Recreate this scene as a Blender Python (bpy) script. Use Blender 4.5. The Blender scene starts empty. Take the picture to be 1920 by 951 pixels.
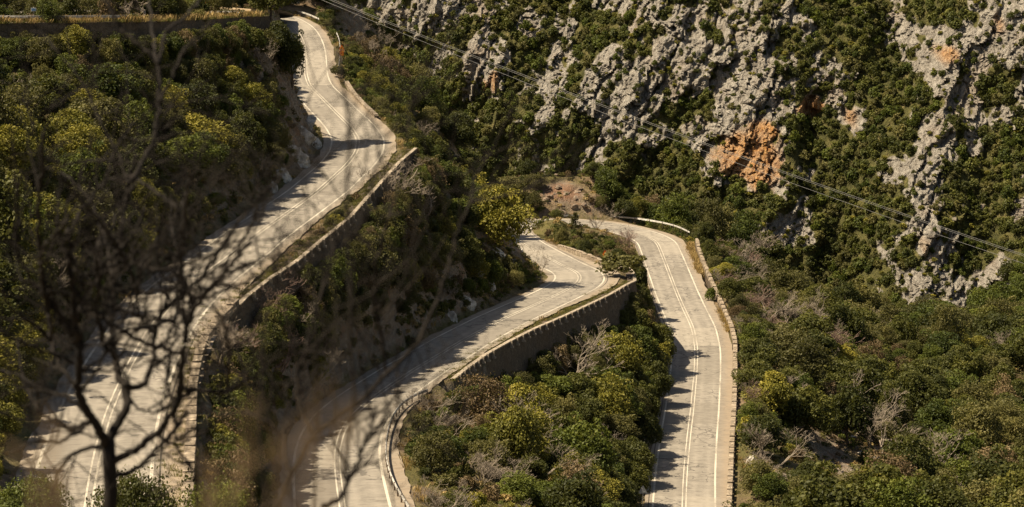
import bpy, math, random
import numpy as np
from mathutils import Vector
random.seed(7); RNG = np.random.default_rng(7)
SC = bpy.context.scene
COL = SC.collection
R = math.radians

# ------------------------------------------------------------------ camera, sky, sun, exposure
F = 4533.0; PITCH = 10.0
cam_d = bpy.data.cameras.new('camera'); cam = bpy.data.objects.new('camera', cam_d); COL.objects.link(cam)
cam.location = (0, 0, 0); cam.rotation_euler = (R(90 - PITCH), 0, 0)
cam_d.sensor_width = 36; cam_d.lens = 85.0; cam_d.clip_start = 0.1; cam_d.clip_end = 12000
cam_d.dof.use_dof = True; cam_d.dof.focus_distance = 340; cam_d.dof.aperture_fstop = 4.5
SC.camera = cam
SUN_EL, SUN_AZ = 57.0, 264.0            # azimuth clockwise from +Y (north); 283 = from the left, slightly behind the view
sun_dir = Vector((math.sin(R(SUN_AZ)) * math.cos(R(SUN_EL)), math.cos(R(SUN_AZ)) * math.cos(R(SUN_EL)), math.sin(R(SUN_EL))))
W = bpy.data.worlds.new('World'); SC.world = W; W.use_nodes = True
nt = W.node_tree; bg = nt.nodes['Background']; sky = nt.nodes.new('ShaderNodeTexSky')
sky.sky_type = 'NISHITA'; sky.sun_disc = False; sky.sun_elevation = R(SUN_EL); sky.sun_rotation = R(SUN_AZ)
sky.dust_density = 2.5; sky.ozone_density = 0.6; sky.altitude = 400
wb = nt.nodes.new('ShaderNodeMix'); wb.data_type = 'RGBA'; wb.blend_type = 'MULTIPLY'; wb.inputs[0].default_value = 1; wb.inputs[7].default_value = (1.0, 0.88, 0.72, 1)   # the photo's warm white balance
nt.links.new(sky.outputs[0], wb.inputs[6]); nt.links.new(wb.outputs[2], bg.inputs[0]); bg.inputs[1].default_value = 0.05
sd = bpy.data.lights.new('sun', 'SUN'); sun = bpy.data.objects.new('sun', sd); COL.objects.link(sun)
sd.energy = 4.4; sd.angle = R(0.53); sd.color = (1.0, 0.85, 0.61)
sun.rotation_euler = sun_dir.to_track_quat('Z', 'Y').to_euler()
SC.view_settings.view_transform = 'Standard'; SC.view_settings.look = 'None'
SC.view_settings.exposure = 1.2; SC.view_settings.gamma = 1; SC.view_settings.use_curve_mapping = False
SC.cycles.max_bounces = 5; SC.cycles.diffuse_bounces = 2; SC.cycles.transparent_max_bounces = 8
SC.cycles.use_denoising = True; SC.cycles.volume_bounces = 0; HAZE = 0.00007

# ------------------------------------------------------------------ projection helpers (photo pixels, 1920 x 951)
sp, cp = math.sin(R(PITCH)), math.cos(R(PITCH))
def ray(px, py):
    a = (px - 960) / F; b = -(py - 475.5) / F
    d = np.array([a, b * sp + cp, b * cp - sp]); return d
def PZ(px, py, z):
    d = ray(px, py); t = z / d[2]; return d * t
def proj(p):
    p = np.asarray(p, float); x, y, z = p[..., 0], p[..., 1], p[..., 2]
    f = y * cp - z * sp; u = y * sp + z * cp
    return 960 + F * x / f, 475.5 - F * u / f, f

# ------------------------------------------------------------------ noise
def _hash(ix, iy, iz, seed):
    h = (ix * 374761393 + iy * 668265263 + iz * 2147483647 + seed * 1274126177) & 0xFFFFFFFF
    h = ((h ^ (h >> 13)) * 1274126177) & 0xFFFFFFFF
    return ((h ^ (h >> 16)) & 0xFFFF) / 65535.0 * 2 - 1
def vnoise(x, y, z=None, seed=0):
    x = np.asarray(x, float); y = np.asarray(y, float); z = np.zeros_like(x) if z is None else np.asarray(z, float)
    ix, iy, iz = np.floor(x).astype(np.int64), np.floor(y).astype(np.int64), np.floor(z).astype(np.int64)
    fx, fy, fz = x - ix, y - iy, z - iz
    sx, sy, sz = fx*fx*(3-2*fx), fy*fy*(3-2*fy), fz*fz*(3-2*fz)
    r = 0
    for a in (0, 1):
        for b in (0, 1):
            for c in (0, 1):
                r = r + _hash(ix+a, iy+b, iz+c, seed) * (sx if a else 1-sx) * (sy if b else 1-sy) * (sz if c else 1-sz)
    return r
def fbm(x, y, z=None, o=4, seed=0, ridged=False):
    r = 0; a = 1.0; t = 0; f = 1.0
    for i in range(o):
        n = vnoise(x*f, y*f, None if z is None else z*f, seed + i*17)
        if ridged: n = 1 - 2*np.abs(n)
        r = r + n*a; t += a; a *= 0.5; f *= 2.03
    return r / t
def sstep(a, b, x):
    t = np.clip((x - a) / (b - a), 0, 1); return t*t*(3-2*t)

# ------------------------------------------------------------------ object helpers
def tag(o, label=None, cat=None, group=None, kind=None):
    if label: o['label'] = label
    if cat: o['category'] = cat
    if group: o['group'] = group
    if kind: o['kind'] = kind
    return o
def mesh_obj(name, v, f, mats=None, parent=None, smooth=False, mi=None):
    me = bpy.data.meshes.new(name); v = np.asarray(v, np.float32); 
    if isinstance(f, np.ndarray):
        k = f.shape[1]; me.vertices.add(len(v)); me.vertices.foreach_set('co', v.ravel())
        me.loops.add(f.size); me.loops.foreach_set('vertex_index', f.astype(np.int32).ravel())
        me.polygons.add(len(f)); me.polygons.foreach_set('loop_start', np.arange(0, f.size, k, dtype=np.int32))
        me.update(calc_edges=True)
    else:
        me.from_pydata([tuple(map(float, q)) for q in v], [], f)
    if mats is not None:
        for m in (mats if isinstance(mats, (list, tuple)) else [mats]): me.materials.append(m)
    if mi is not None: me.polygons.foreach_set('material_index', np.asarray(mi, np.int32))
    me.polygons.foreach_set('use_smooth', [smooth] * len(me.polygons)); me.update()
    o = bpy.data.objects.new(name, me); COL.objects.link(o)
    if parent is not None: o.parent = parent
    return o
def empty(name, loc=(0, 0, 0), rz=0.0):
    o = bpy.data.objects.new(name, None); COL.objects.link(o); o.location = loc; o.rotation_euler = (0, 0, rz)
    o.empty_display_size = 0.2; return o
class MB:
    def __init__(s): s.v = []; s.f = []; s.m = []
    def add(s, v, f, m=0):
        b = len(s.v); s.v += [tuple(map(float, q)) for q in v]; s.f += [tuple(i + b for i in g) for g in f]; s.m += [m] * len(f)
    def box(s, c, h, ax=None, m=0, jit=0.0):
        # c centre, h half sizes, ax = three axis vectors
        ax = ax or ((1,0,0),(0,1,0),(0,0,1)); A = [np.array(a, float) for a in ax]; c = np.array(c, float); V = []
        for i in (-1, 1):
            for j in (-1, 1):
                for k in (-1, 1):
                    V.append(c + A[0]*h[0]*i + A[1]*h[1]*j + A[2]*h[2]*k + (np.random.default_rng(len(s.v)+len(V)).normal(size=3)*jit if jit else 0))
        s.add(V, [(0,1,3,2),(4,6,7,5),(0,4,5,1),(2,3,7,6),(0,2,6,4),(1,5,7,3)], m)
    def tube(s, pts, rad, n=6, m=0, cap=True):
        pts = [np.array(p, float) for p in pts]; N = len(pts); rad = [rad]*N if np.isscalar(rad) else rad
        V = []; up = np.array([0.0, 0.0, 1.0])
        for i, p in enumerate(pts):
            t = pts[min(i+1, N-1)] - pts[max(i-1, 0)]; t = t / (np.linalg.norm(t) + 1e-9)
            a = np.cross(t, up) if abs(t[2]) < .95 else np.cross(t, np.array([1.0, 0, 0])); a /= np.linalg.norm(a) + 1e-9; b = np.cross(t, a)
            for k in range(n):
                w = 2*math.pi*k/n; V.append(p + (a*math.cos(w) + b*math.sin(w)) * rad[i])
        Fc = [(i*n+k, i*n+(k+1) % n, (i+1)*n+(k+1) % n, (i+1)*n+k) for i in range(N-1) for k in range(n)]
        if cap: Fc += [tuple(range(n))[::-1], tuple((N-1)*n + k for k in range(n))]
        s.add(V, Fc, m)
    def build(s, name, mats, parent=None, smooth=False):
        return mesh_obj(name, s.v, s.f, mats, parent, smooth, s.m)

# ------------------------------------------------------------------ materials
def new_mat(name):
    m = bpy.data.materials.new(name); m.use_nodes = True; t = m.node_tree; b = t.nodes['Principled BSDF']; b.inputs['Roughness'].default_value = 0.85
    b.inputs['Specular IOR Level'].default_value = 0.25
    return m, t, b
def N(t, typ, **k):
    n = t.nodes.new(typ)
    for a, v in k.items():
        if a.startswith('i_'): n.inputs[a[2:].replace('_', ' ')].default_value = v
        else: setattr(n, a, v)
    return n
def ramp(t, fac, stops):
    r = t.nodes.new('ShaderNodeValToRGB'); e = r.color_ramp.elements
    while len(e) < len(stops): e.new(0.5)
    for q, (p, c) in zip(e, stops): q.position = p; q.color = (*c, 1)
    t.links.new(fac, r.inputs[0]); return r.outputs[0]
def noise(t, scale, detail=5, rough=0.55, vec=None, dist=0.0):
    n = N(t, 'ShaderNodeTexNoise'); n.inputs['Scale'].default_value = scale; n.inputs['Detail'].default_value = detail
    n.inputs['Roughness'].default_value = rough; n.inputs['Distortion'].default_value = dist
    if vec is not None: t.links.new(vec, n.inputs['Vector'])
    return n.outputs[0]
def wpos(t, scale=None):
    g = N(t, 'ShaderNodeNewGeometry').outputs['Position']
    if scale is None: return g
    m = N(t, 'ShaderNodeMapping'); m.inputs['Scale'].default_value = scale; t.links.new(g, m.inputs['Vector']); return m.outputs[0]
def mix(t, fac, a, b, blend='MIX'):
    m = N(t, 'ShaderNodeMix', data_type='RGBA', blend_type=blend)
    for s, v in ((0, fac), (6, a), (7, b)):
        if hasattr(v, 'links') or isinstance(v, bpy.types.NodeSocket): t.links.new(v, m.inputs[s])
        else: m.inputs[s].default_value = v if s == 0 else (*v, 1)
    return m.outputs[2]
def mth(t, op, a, b=None, clamp=False):
    m = N(t, 'ShaderNodeMath', operation=op, use_clamp=clamp)
    for s, v in ((0, a), (1, b)):
        if v is None: continue
        if isinstance(v, bpy.types.NodeSocket): t.links.new(v, m.inputs[s])
        else: m.inputs[s].default_value = v
    return m.outputs[0]
def attr(t, name):
    a = N(t, 'ShaderNodeAttribute'); a.attribute_name = name; return a
def bump(t, b, h, strength=0.5, dist=0.1):
    n = N(t, 'ShaderNodeBump'); n.inputs['Strength'].default_value = strength; n.inputs['Distance'].default_value = dist
    t.links.new(h, n.inputs['Height']); t.links.new(n.outputs[0], b.inputs['Normal'])
def plain(name, c, rough=0.8, metal=0.0, var=0.15, scale=3.0):
    m, t, b = new_mat(name); n = noise(t, scale, 4, 0.6, wpos(t))
    lo = tuple(x*(1-var) for x in c); hi = tuple(min(1, x*(1+var)) for x in c)
    t.links.new(ramp(t, n, [(0.3, lo), (0.7, hi)]), b.inputs['Base Color']); b.inputs['Roughness'].default_value = rough; b.inputs['Metallic'].default_value = metal
    return m

def m_asphalt():
    m, t, b = new_mat('asphalt'); P = wpos(t)
    n1 = noise(t, 0.10, 4, 0.6, P); n2 = noise(t, 1.1, 5, 0.65, P); n3 = noise(t, 14.0, 3, 0.7, P)
    base = ramp(t, n1, [(0.3, (0.15, 0.133, 0.112)), (0.7, (0.235, 0.21, 0.177))])
    base = mix(t, 0.55, base, ramp(t, n2, [(0.34, (0.11, 0.099, 0.085)), (0.5, (0.20, 0.18, 0.154)), (0.66, (0.29, 0.261, 0.224))]))
    base = mix(t, 0.25, base, ramp(t, n3, [(0.3, (0.15, 0.14, 0.125)), (0.7, (0.40, 0.36, 0.31))]))
    # paler wheel tracks and darker worn cross cracks, laid out along and across the road by two mesh attributes
    u = attr(t, 'across').outputs['Fac']; s = attr(t, 'along').outputs['Fac']
    au = mth(t, 'ABSOLUTE', u)
    trk = mth(t, 'ABSOLUTE', mth(t, 'SUBTRACT', mth(t, 'ABSOLUTE', mth(t, 'SUBTRACT', au, 1.85)), 0.8))
    trk = mth(t, 'SUBTRACT', 1.0, mth(t, 'MULTIPLY', trk, 1.9), True)
    base = mix(t, mth(t, 'MULTIPLY', trk, 0.30), base, (0.34, 0.305, 0.26))
    cx = N(t, 'ShaderNodeCombineXYZ'); t.links.new(mth(t, 'MULTIPLY', u, 0.35), cx.inputs[0]); t.links.new(mth(t, 'MULTIPLY', s, 1.3), cx.inputs[1])
    cr = noise(t, 1.5, 6, 0.7, cx.outputs[0], 0.6)
    crack = ramp(t, cr, [(0.0, (1, 1, 1)), (0.385, (1, 1, 1)), (0.45, (0, 0, 0))])
    base = mix(t, mth(t, 'MULTIPLY', crack, 0.75), base, (0.13, 0.115, 0.10))
    v = N(t, 'ShaderNodeTexVoronoi', feature='DISTANCE_TO_EDGE'); v.inputs['Scale'].default_value = 0.42; v.inputs['Randomness'].default_value = 1
    wv = N(t, 'ShaderNodeVectorMath', operation='ADD'); t.links.new(P, wv.inputs[0])
    nn = N(t, 'ShaderNodeTexNoise'); nn.inputs['Scale'].default_value = 1.2; t.links.new(P, nn.inputs['Vector']); t.links.new(nn.outputs['Color'], wv.inputs[1])
    t.links.new(wv.outputs[0], v.inputs['Vector'])
    ck = mth(t, 'LESS_THAN', v.outputs['Distance'], 0.028); gate = mth(t, 'GREATER_THAN', noise(t, 0.07, 2, 0.5, P), 0.5)
    base = mix(t, mth(t, 'MULTIPLY', mth(t, 'MULTIPLY', ck, gate), 0.85), base, (0.10, 0.09, 0.08))
    pc = N(t, 'ShaderNodeCombineXYZ'); t.links.new(mth(t, 'FLOOR', mth(t, 'MULTIPLY', mth(t, 'ADD', u, 0.1), 0.29)), pc.inputs[0]); t.links.new(mth(t, 'FLOOR', mth(t, 'MULTIPLY', s, 0.085)), pc.inputs[1])
    wn = N(t, 'ShaderNodeTexWhiteNoise'); t.links.new(pc.outputs[0], wn.inputs['Vector'])
    base = mix(t, mth(t, 'MULTIPLY', mth(t, 'GREATER_THAN', wn.outputs[0], 0.72), 0.35), base, (0.15, 0.132, 0.11)); base = mix(t, mth(t, 'MULTIPLY', mth(t, 'LESS_THAN', wn.outputs[0], 0.15), 0.3), base, (0.36, 0.32, 0.265))
    # dirt drifting in from the verge
    edge = mth(t, 'MULTIPLY', mth(t, 'SUBTRACT', au, 3.4), 0.8, True)
    base = mix(t, mth(t, 'MULTIPLY', edge, mth(t, 'ADD', n2, 0.1), True), base, (0.26, 0.20, 0.14))
    t.links.new(base, b.inputs['Base Color']); b.inputs['Roughness'].default_value = 0.92
    bump(t, b, mth(t, 'ADD', n3, mth(t, 'MULTIPLY', n2, 2.0)), 0.5, 0.02); return m
def m_paint():
    m, t, b = new_mat('road_paint'); P = wpos(t); n = noise(t, 5.0, 5, 0.7, P); n1 = noise(t, 0.12, 2, 0.5, P)
    f = ramp(t, mth(t, 'ADD', mth(t, 'MULTIPLY', n, 0.6), mth(t, 'MULTIPLY', n1, 0.4)), [(0.42, (0.24, 0.212, 0.175)), (0.54, (0.52, 0.475, 0.40))])
    t.links.new(f, b.inputs['Base Color']); b.inputs['Roughness'].default_value = 0.7; return m
def m_ground():
    m, t, b = new_mat('hillside'); P = wpos(t); g = N(t, 'ShaderNodeNewGeometry')
    sx = N(t, 'ShaderNodeSeparateXYZ'); t.links.new(g.outputs['Normal'], sx.inputs[0]); nz = sx.outputs[2]
    n1 = noise(t, 0.08, 5, 0.6, P); n2 = noise(t, 0.7, 6, 0.65, P); n3 = noise(t, 4.5, 4, 0.7, P)
    soil = ramp(t, n2, [(0.3, (0.10, 0.068, 0.04)), (0.5, (0.17, 0.12, 0.075)), (0.7, (0.27, 0.20, 0.13))])
    grass = ramp(t, n3, [(0.3, (0.055, 0.055, 0.018)), (0.55, (0.12, 0.105, 0.035)), (0.75, (0.24, 0.18, 0.08))])
    rock = ramp(t, n3, [(0.3, (0.10, 0.078, 0.058)), (0.5, (0.21, 0.172, 0.132)), (0.72, (0.38, 0.335, 0.275))])
    rock = mix(t, mth(t, 'MULTIPLY', ramp(t, n2, [(0.5, (0, 0, 0)), (0.62, (1, 1, 1))]), 0.5), rock, (0.26, 0.14, 0.07))
    base = mix(t, ramp(t, n1, [(0.40, (0, 0, 0)), (0.56, (1, 1, 1))]), soil, grass)
    rk = mth(t, 'ADD', mth(t, 'MULTIPLY', mth(t, 'SUBTRACT', 0.80, nz), 3.0), mth(t, 'MULTIPLY', mth(t, 'SUBTRACT', n2, 0.5), 3.0), True)
    rk = mth(t, 'MAXIMUM', rk, attr(t, 'bare').outputs['Fac'], True)
    base = mix(t, rk, base, rock)
    base = mix(t, attr(t, 'red').outputs['Fac'], base, ramp(t, n3, [(0.35, (0.13, 0.062, 0.034)), (0.7, (0.26, 0.15, 0.095))]))
    t.links.new(base, b.inputs['Base Color']); bump(t, b, mth(t, 'ADD', n3, mth(t, 'MULTIPLY', n2, 2.5)), 0.9, 0.35); b.inputs['Roughness'].default_value = 0.95
    return m
def m_mountain():
    m, t, b = new_mat('limestone_cliff'); P = wpos(t)
    mp = N(t, 'ShaderNodeMapping'); mp.inputs['Rotation'].default_value = (0, R(-30), 0); mp.inputs['Scale'].default_value = (1.0, 0.7, 0.33); t.links.new(P, mp.inputs['Vector']); Q = mp.outputs[0]
    n1 = noise(t, 0.05, 5, 0.6, P); n2 = noise(t, 0.35, 7, 0.68, Q, 0.4); n3 = noise(t, 1.5, 5, 0.7, Q); n4 = noise(t, 0.25, 5, 0.65, P)
    rock = ramp(t, n2, [(0.34, (0.11, 0.092, 0.073)), (0.43, (0.26, 0.232, 0.198)), (0.52, (0.39, 0.355, 0.31)), (0.68, (0.52, 0.485, 0.43))])
    rock = mix(t, 0.5, rock, ramp(t, n3, [(0.40, (0.08, 0.066, 0.05)), (0.48, (0.28, 0.252, 0.216)), (0.62, (0.50, 0.465, 0.41))]))
    rock = mix(t, mth(t, 'MULTIPLY', ramp(t, n1, [(0.52, (0, 0, 0)), (0.66, (1, 1, 1))]), 0.35), rock, (0.30, 0.20, 0.13))
    org = ramp(t, n3, [(0.36, (0.22, 0.085, 0.025)), (0.5, (0.47, 0.225, 0.065)), (0.60, (0.56, 0.33, 0.13)), (0.7, (0.50, 0.38, 0.25))])
    of = mth(t, 'MULTIPLY', attr(t, 'orange').outputs['Fac'], mth(t, 'ADD', mth(t, 'MULTIPLY', n2, 2.0), -0.25), True)
    rock = mix(t, of, rock, org)
    scrub = ramp(t, n4, [(0.3, (0.05, 0.052, 0.016)), (0.55, (0.115, 0.108, 0.034)), (0.75, (0.22, 0.18, 0.075))])
    vf = mth(t, 'ADD', mth(t, 'MULTIPLY', mth(t, 'SUBTRACT', 0.5, attr(t, 'rock').outputs['Fac']), 3.0), mth(t, 'MULTIPLY', mth(t, 'SUBTRACT', n3, 0.45), 3.0), True)
    base = mix(t, vf, rock, scrub)
    t.links.new(base, b.inputs['Base Color']); b.inputs['Roughness'].default_value = 0.95
    bump(t, b, mth(t, 'ADD', mth(t, 'MULTIPLY', n2, 3.0), n3), 1.0, 1.6); return m
def m_stone(name, c, sc=1.6, dark=0.55):
    m, t, b = new_mat(name); P = wpos(t)
    v = N(t, 'ShaderNodeTexVoronoi', feature='F1'); v.inputs['Scale'].default_value = sc; t.links.new(P, v.inputs['Vector'])
    e = N(t, 'ShaderNodeTexVoronoi', feature='DISTANCE_TO_EDGE'); e.inputs['Scale'].default_value = sc; t.links.new(P, e.inputs['Vector'])
    n = noise(t, 0.35, 5, 0.6, P); n2 = noise(t, 6, 4, 0.7, P)
    hs = N(t, 'ShaderNodeSeparateColor'); t.links.new(v.outputs['Color'], hs.inputs[0])
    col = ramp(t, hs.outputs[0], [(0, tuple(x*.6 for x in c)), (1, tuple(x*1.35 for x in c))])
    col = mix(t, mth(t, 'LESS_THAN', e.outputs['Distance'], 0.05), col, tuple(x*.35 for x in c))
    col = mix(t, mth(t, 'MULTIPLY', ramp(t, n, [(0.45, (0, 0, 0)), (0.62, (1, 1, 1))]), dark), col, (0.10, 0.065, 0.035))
    col = mix(t, 0.3, col, ramp(t, n2, [(0.3, tuple(x*.5 for x in c)), (0.7, tuple(x*1.5 for x in c))]))
    t.links.new(col, b.inputs['Base Color']); bump(t, b, mth(t, 'ADD', mth(t, 'MULTIPLY', e.outputs['Distance'], 2.0), n2), 0.8, 0.08); return m
def m_leaf(name, stops, trans=0.25, var=0.5, off=0.04):
    m, t, b = new_mat(name); oi = N(t, 'ShaderNodeObjectInfo'); P = wpos(t)
    n = noise(t, 0.55, 3, 0.6, P); at = attr(t, 'tone').outputs['Fac']
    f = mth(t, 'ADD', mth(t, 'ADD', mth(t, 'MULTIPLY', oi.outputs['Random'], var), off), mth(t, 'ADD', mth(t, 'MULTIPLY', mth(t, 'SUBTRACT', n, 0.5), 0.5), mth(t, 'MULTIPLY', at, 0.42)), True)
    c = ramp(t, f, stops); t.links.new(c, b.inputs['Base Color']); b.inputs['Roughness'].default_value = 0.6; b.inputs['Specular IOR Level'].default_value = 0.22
    tr = N(t, 'ShaderNodeBsdfTranslucent'); t.links.new(mix(t, 0.5, c, (0.16, 0.16, 0.02)), tr.inputs[0]); mx = N(t, 'ShaderNodeMixShader'); mx.inputs[0].default_value = trans
    t.links.new(b.outputs[0], mx.inputs[1]); t.links.new(tr.outputs[0], mx.inputs[2]); t.links.new(mx.outputs[0], t.nodes['Material Output'].inputs[0]); return m
M = {}
M['asphalt'] = m_asphalt(); M['paint'] = m_paint(); M['ground'] = m_ground(); M['mountain'] = m_mountain()
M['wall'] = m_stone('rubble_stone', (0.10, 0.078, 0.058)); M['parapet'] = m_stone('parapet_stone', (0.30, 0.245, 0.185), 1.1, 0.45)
M['concrete'] = plain('worn_concrete', (0.30, 0.25, 0.195), 0.9, 0, 0.35, 1.5)
M['steel'] = plain('galvanised_steel', (0.55, 0.53, 0.50), 0.45, 0.35, 0.2, 2.0)
M['steeldark'] = plain('rusted_steel', (0.16, 0.12, 0.09), 0.8, 0, 0.4, 2.0)
M['wood'] = plain('timber_rail', (0.42, 0.32, 0.20), 0.8, 0, 0.25, 2.0)
M['leaf_dark'] = m_leaf('evergreen_leaf', [(0.0, (0.026, 0.033, 0.009)), (0.4, (0.054, 0.060, 0.013)), (0.75, (0.105, 0.105, 0.020)), (1.0, (0.19, 0.17, 0.032))])
M['leaf_far'] = m_leaf('mountain_leaf', [(0.0, (0.040, 0.050, 0.013)), (0.5, (0.092, 0.10, 0.022)), (1.0, (0.20, 0.19, 0.045))])
M['leaf_olive'] = m_leaf('olive_leaf', [(0.0, (0.044, 0.044, 0.014)), (0.5, (0.112, 0.104, 0.032)), (1.0, (0.24, 0.205, 0.062))])
M['leaf_yellow'] = m_leaf('flowering_leaf', [(0.0, (0.05, 0.055, 0.012)), (0.35, (0.13, 0.125, 0.02)), (0.7, (0.27, 0.235, 0.035)), (1.0, (0.42, 0.34, 0.06))], 0.25, 0.3, .22)
M['leaf_green'] = m_leaf('fresh_leaf', [(0.0, (0.034, 0.048, 0.009)), (0.5, (0.085, 0.105, 0.016)), (1.0, (0.175, 0.185, 0.030))])
M['leaf_rust'] = m_leaf('rust_leaf', [(0.0, (0.16, 0.06, 0.02)), (0.5, (0.32, 0.14, 0.035)), (1.0, (0.50, 0.26, 0.06))], 0.25, 0.2, .3)
M['leaf_brown'] = m_leaf('dry_leaf', [(0.0, (0.07, 0.045, 0.022)), (0.5, (0.13, 0.09, 0.045)), (1.0, (0.22, 0.16, 0.08))], 0.15)
M['straw'] = m_leaf('dry_grass', [(0.0, (0.17, 0.115, 0.04)), (0.5, (0.36, 0.25, 0.10)), (1.0, (0.52, 0.40, 0.19))], 0.2, .5, .15)
M['grass'] = m_leaf('green_grass', [(0.0, (0.06, 0.065, 0.015)), (0.5, (0.14, 0.13, 0.03)), (1.0, (0.27, 0.22, 0.07))], 0.2)
M['bark'] = plain('bark', (0.10, 0.075, 0.055), 0.9, 0, 0.35, 4)
M['bare'] = plain('bare_bark', (0.235, 0.195, 0.155), 0.9, 0, 0.3, 1.5)
M['bare_pink'] = plain('budding_twig', (0.20, 0.135, 0.11), 0.9, 0, 0.3, 1.5)
M['backlitbark'] = plain('backlit_bark', (0.012, 0.009, 0.007), 0.9, 0, 0.4, 12)  # near-black base colour stands in for the backlit look of the near branches
M['rockfall'] = plain('rockfall_stone', (0.19, 0.145, 0.11), 0.95, 0, 0.5, 1.2); M['cable'] = plain('weathered_cable', (0.40, 0.33, 0.24), .7, 0, .1, 1)
M['boulder'] = plain('boulder', (0.40, 0.37, 0.33), 0.95, 0, 0.45, 1.4)
# ------------------------------------------------------------------ road centre lines (metres), from readings of the photo at known heights
def smooth_path(ctrl, step=1.0, sig=4.0, ext=None):
    P = np.array([PZ(*c[:3]) for c in ctrl]); E = np.array([c[3:] if len(c) > 3 else (0, 0) for c in ctrl], float)
    d = np.r_[0, np.cumsum(np.linalg.norm(np.diff(P[:, :2], axis=0), axis=1))]
    s = np.arange(0, d[-1], step); Q = np.stack([np.interp(s, d, P[:, k]) for k in range(3)], 1)
    k = np.arange(-int(3*sig/step), int(3*sig/step)+1)*step; w = np.exp(-k**2/(2*sig**2)); w /= w.sum(); h = len(k)//2
    for kk in range(3):
        q = np.r_[2*Q[0, kk]-Q[h:0:-1, kk], Q[:, kk], 2*Q[-1, kk]-Q[-2:-h-2:-1, kk]]; Q[:, kk] = np.convolve(q, w, 'valid')
    return Q, s
UPPER = [(-250,32,-21),(0,26,-23.3),(150,21,-24.5),(260,17,-25.6),(350,15,-27),(430,16,-29.3),(480,19,-32),(505,25.5,-34),(519,32,-35),(534,39.5,-35.4),(548,48,-35.9),(558,59,-36.4),(565,72,-37),(570,86,-37.6),(572,101,-38),(573,120,-38.8),(573,140,-39.6),(580,161,-40.2),(605,185.5,-40.8),(631,212,-41.2),(656,236.6,-41.5),(672,261,-41.6),(669,285,-41.7),(650,310,-41.8),(624,333,-41.8),(597,358,-41.8),(541,398,-41.7),(480,440.5,-41.6),(425,485,-41.4),(370,525,-41.2),(320,570,-41),(280,620,-40.8),(240,690,-40.4),(203,775,-39.8),(185,840,-39.2),(172,905,-38.5),(160,990,-37.6),(150,1080,-36.8)]
LOWER = [(660,1060,-47.5),(648,990,-48.7),(636.5,914,-50),(632,874,-50.6),(632,844,-51.2),(641,810,-52),(661,779,-52.9),(692,752,-53.8),(722,730,-54.8),(774,695,-56.2),(823,666,-57.4),(865,640,-58.3),(940,600,-60.1),(1000,573,-61.2),(1040,555,-62),(1068,541,-62.6),(1084,531,-63),(1089,519,-63.5),(1080,509,-64),(1060,501,-64.5),(1035,487.5,-65.6),(1007,472.5,-67),(985,460,-68.2),(968,448,-69.4),(955,436,-70.5),(957,427,-71.3),(985,420,-72),(1020,417,-72.4),(1060,416,-72.8),(1100,418,-73.2),(1150,426,-73.6),(1192,436,-73.8),(1214,443,-73.9),(1232,454,-74),(1244,484,-74.1),(1252.5,506,-74.2),(1267.5,545.6,-74.5),(1280,575,-74.7),(1299,615,-75),(1306,655,-75.2),(1304,700,-75.3),(1297,775,-75.3),(1292,813,-75.2),(1286,875,-75),(1284,905,-75),(1282,960,-75),(1284,1030,-75)]
RA, SA = smooth_path(UPPER, 1.0, 3.0); RB, SB = smooth_path(LOWER, 1.0, 3.0)
def normals2(Q):
    T = np.gradient(Q[:, :2], axis=0); T /= np.linalg.norm(T, axis=1)[:, None] + 1e-9
    return T, np.stack([T[:, 1], -T[:, 0]], 1)          # normal points to the right of travel
# --- half widths of the asphalt: (left of travel, right of travel). UPPER travels towards the camera after its hairpin, so its travel-left is the photo's right
def prof(Q, pts):
    px, py, _ = proj(Q); idx = [int(np.argmin((px-a)**2+(py-b)**2)) for a, b, *_ in pts]
    o = np.argsort(idx); return np.interp(np.arange(len(Q)), np.array(idx)[o], np.array([p[2] for p in pts], float)[o])
TA, NA = normals2(RA); TB, NB = normals2(RB)
WAl = prof(RA, [(0,26,4.3),(519,32,4.9),(573,120,5.0),(672,261,5.2),(541,398,4.4),(320,570,5.4),(203,775,5.9),(160,990,5.9)])
WAr = prof(RA, [(0,26,4.3),(573,120,4.3),(672,261,4.6),(541,398,4.6),(203,775,4.6)])
WBl = prof(RB, [(640,900,4.6),(865,640,4.5),(1089,519,4.6),(957,430,5.6),(1100,418,5.2),(1232,454,4.8),(1300,640,4.6),(1283,950,4.6)])
WBr = prof(RB, [(640,900,5.3),(722,730,4.5),(1000,573,4.4),(1080,531,5.6),(1080,509,6.0),(1007,472,4.6),(957,430,3.9),(1100,418,4.2),(1214,443,4.2),(1300,640,4.4),(1283,950,4.4)])
# on the way down after the hairpin the photo's right is the travel left again: widen it there
iB = int(np.argmin((proj(RB)[0]-957)**2+(proj(RB)[1]-430)**2))
WBl[iB:] = prof(RB, [(957,430,5.6),(1100,418,4.9),(1232,454,5.2),(1267,545,5.2),(1300,640,5.3),(1283,950,5.3)])[iB:]

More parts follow.
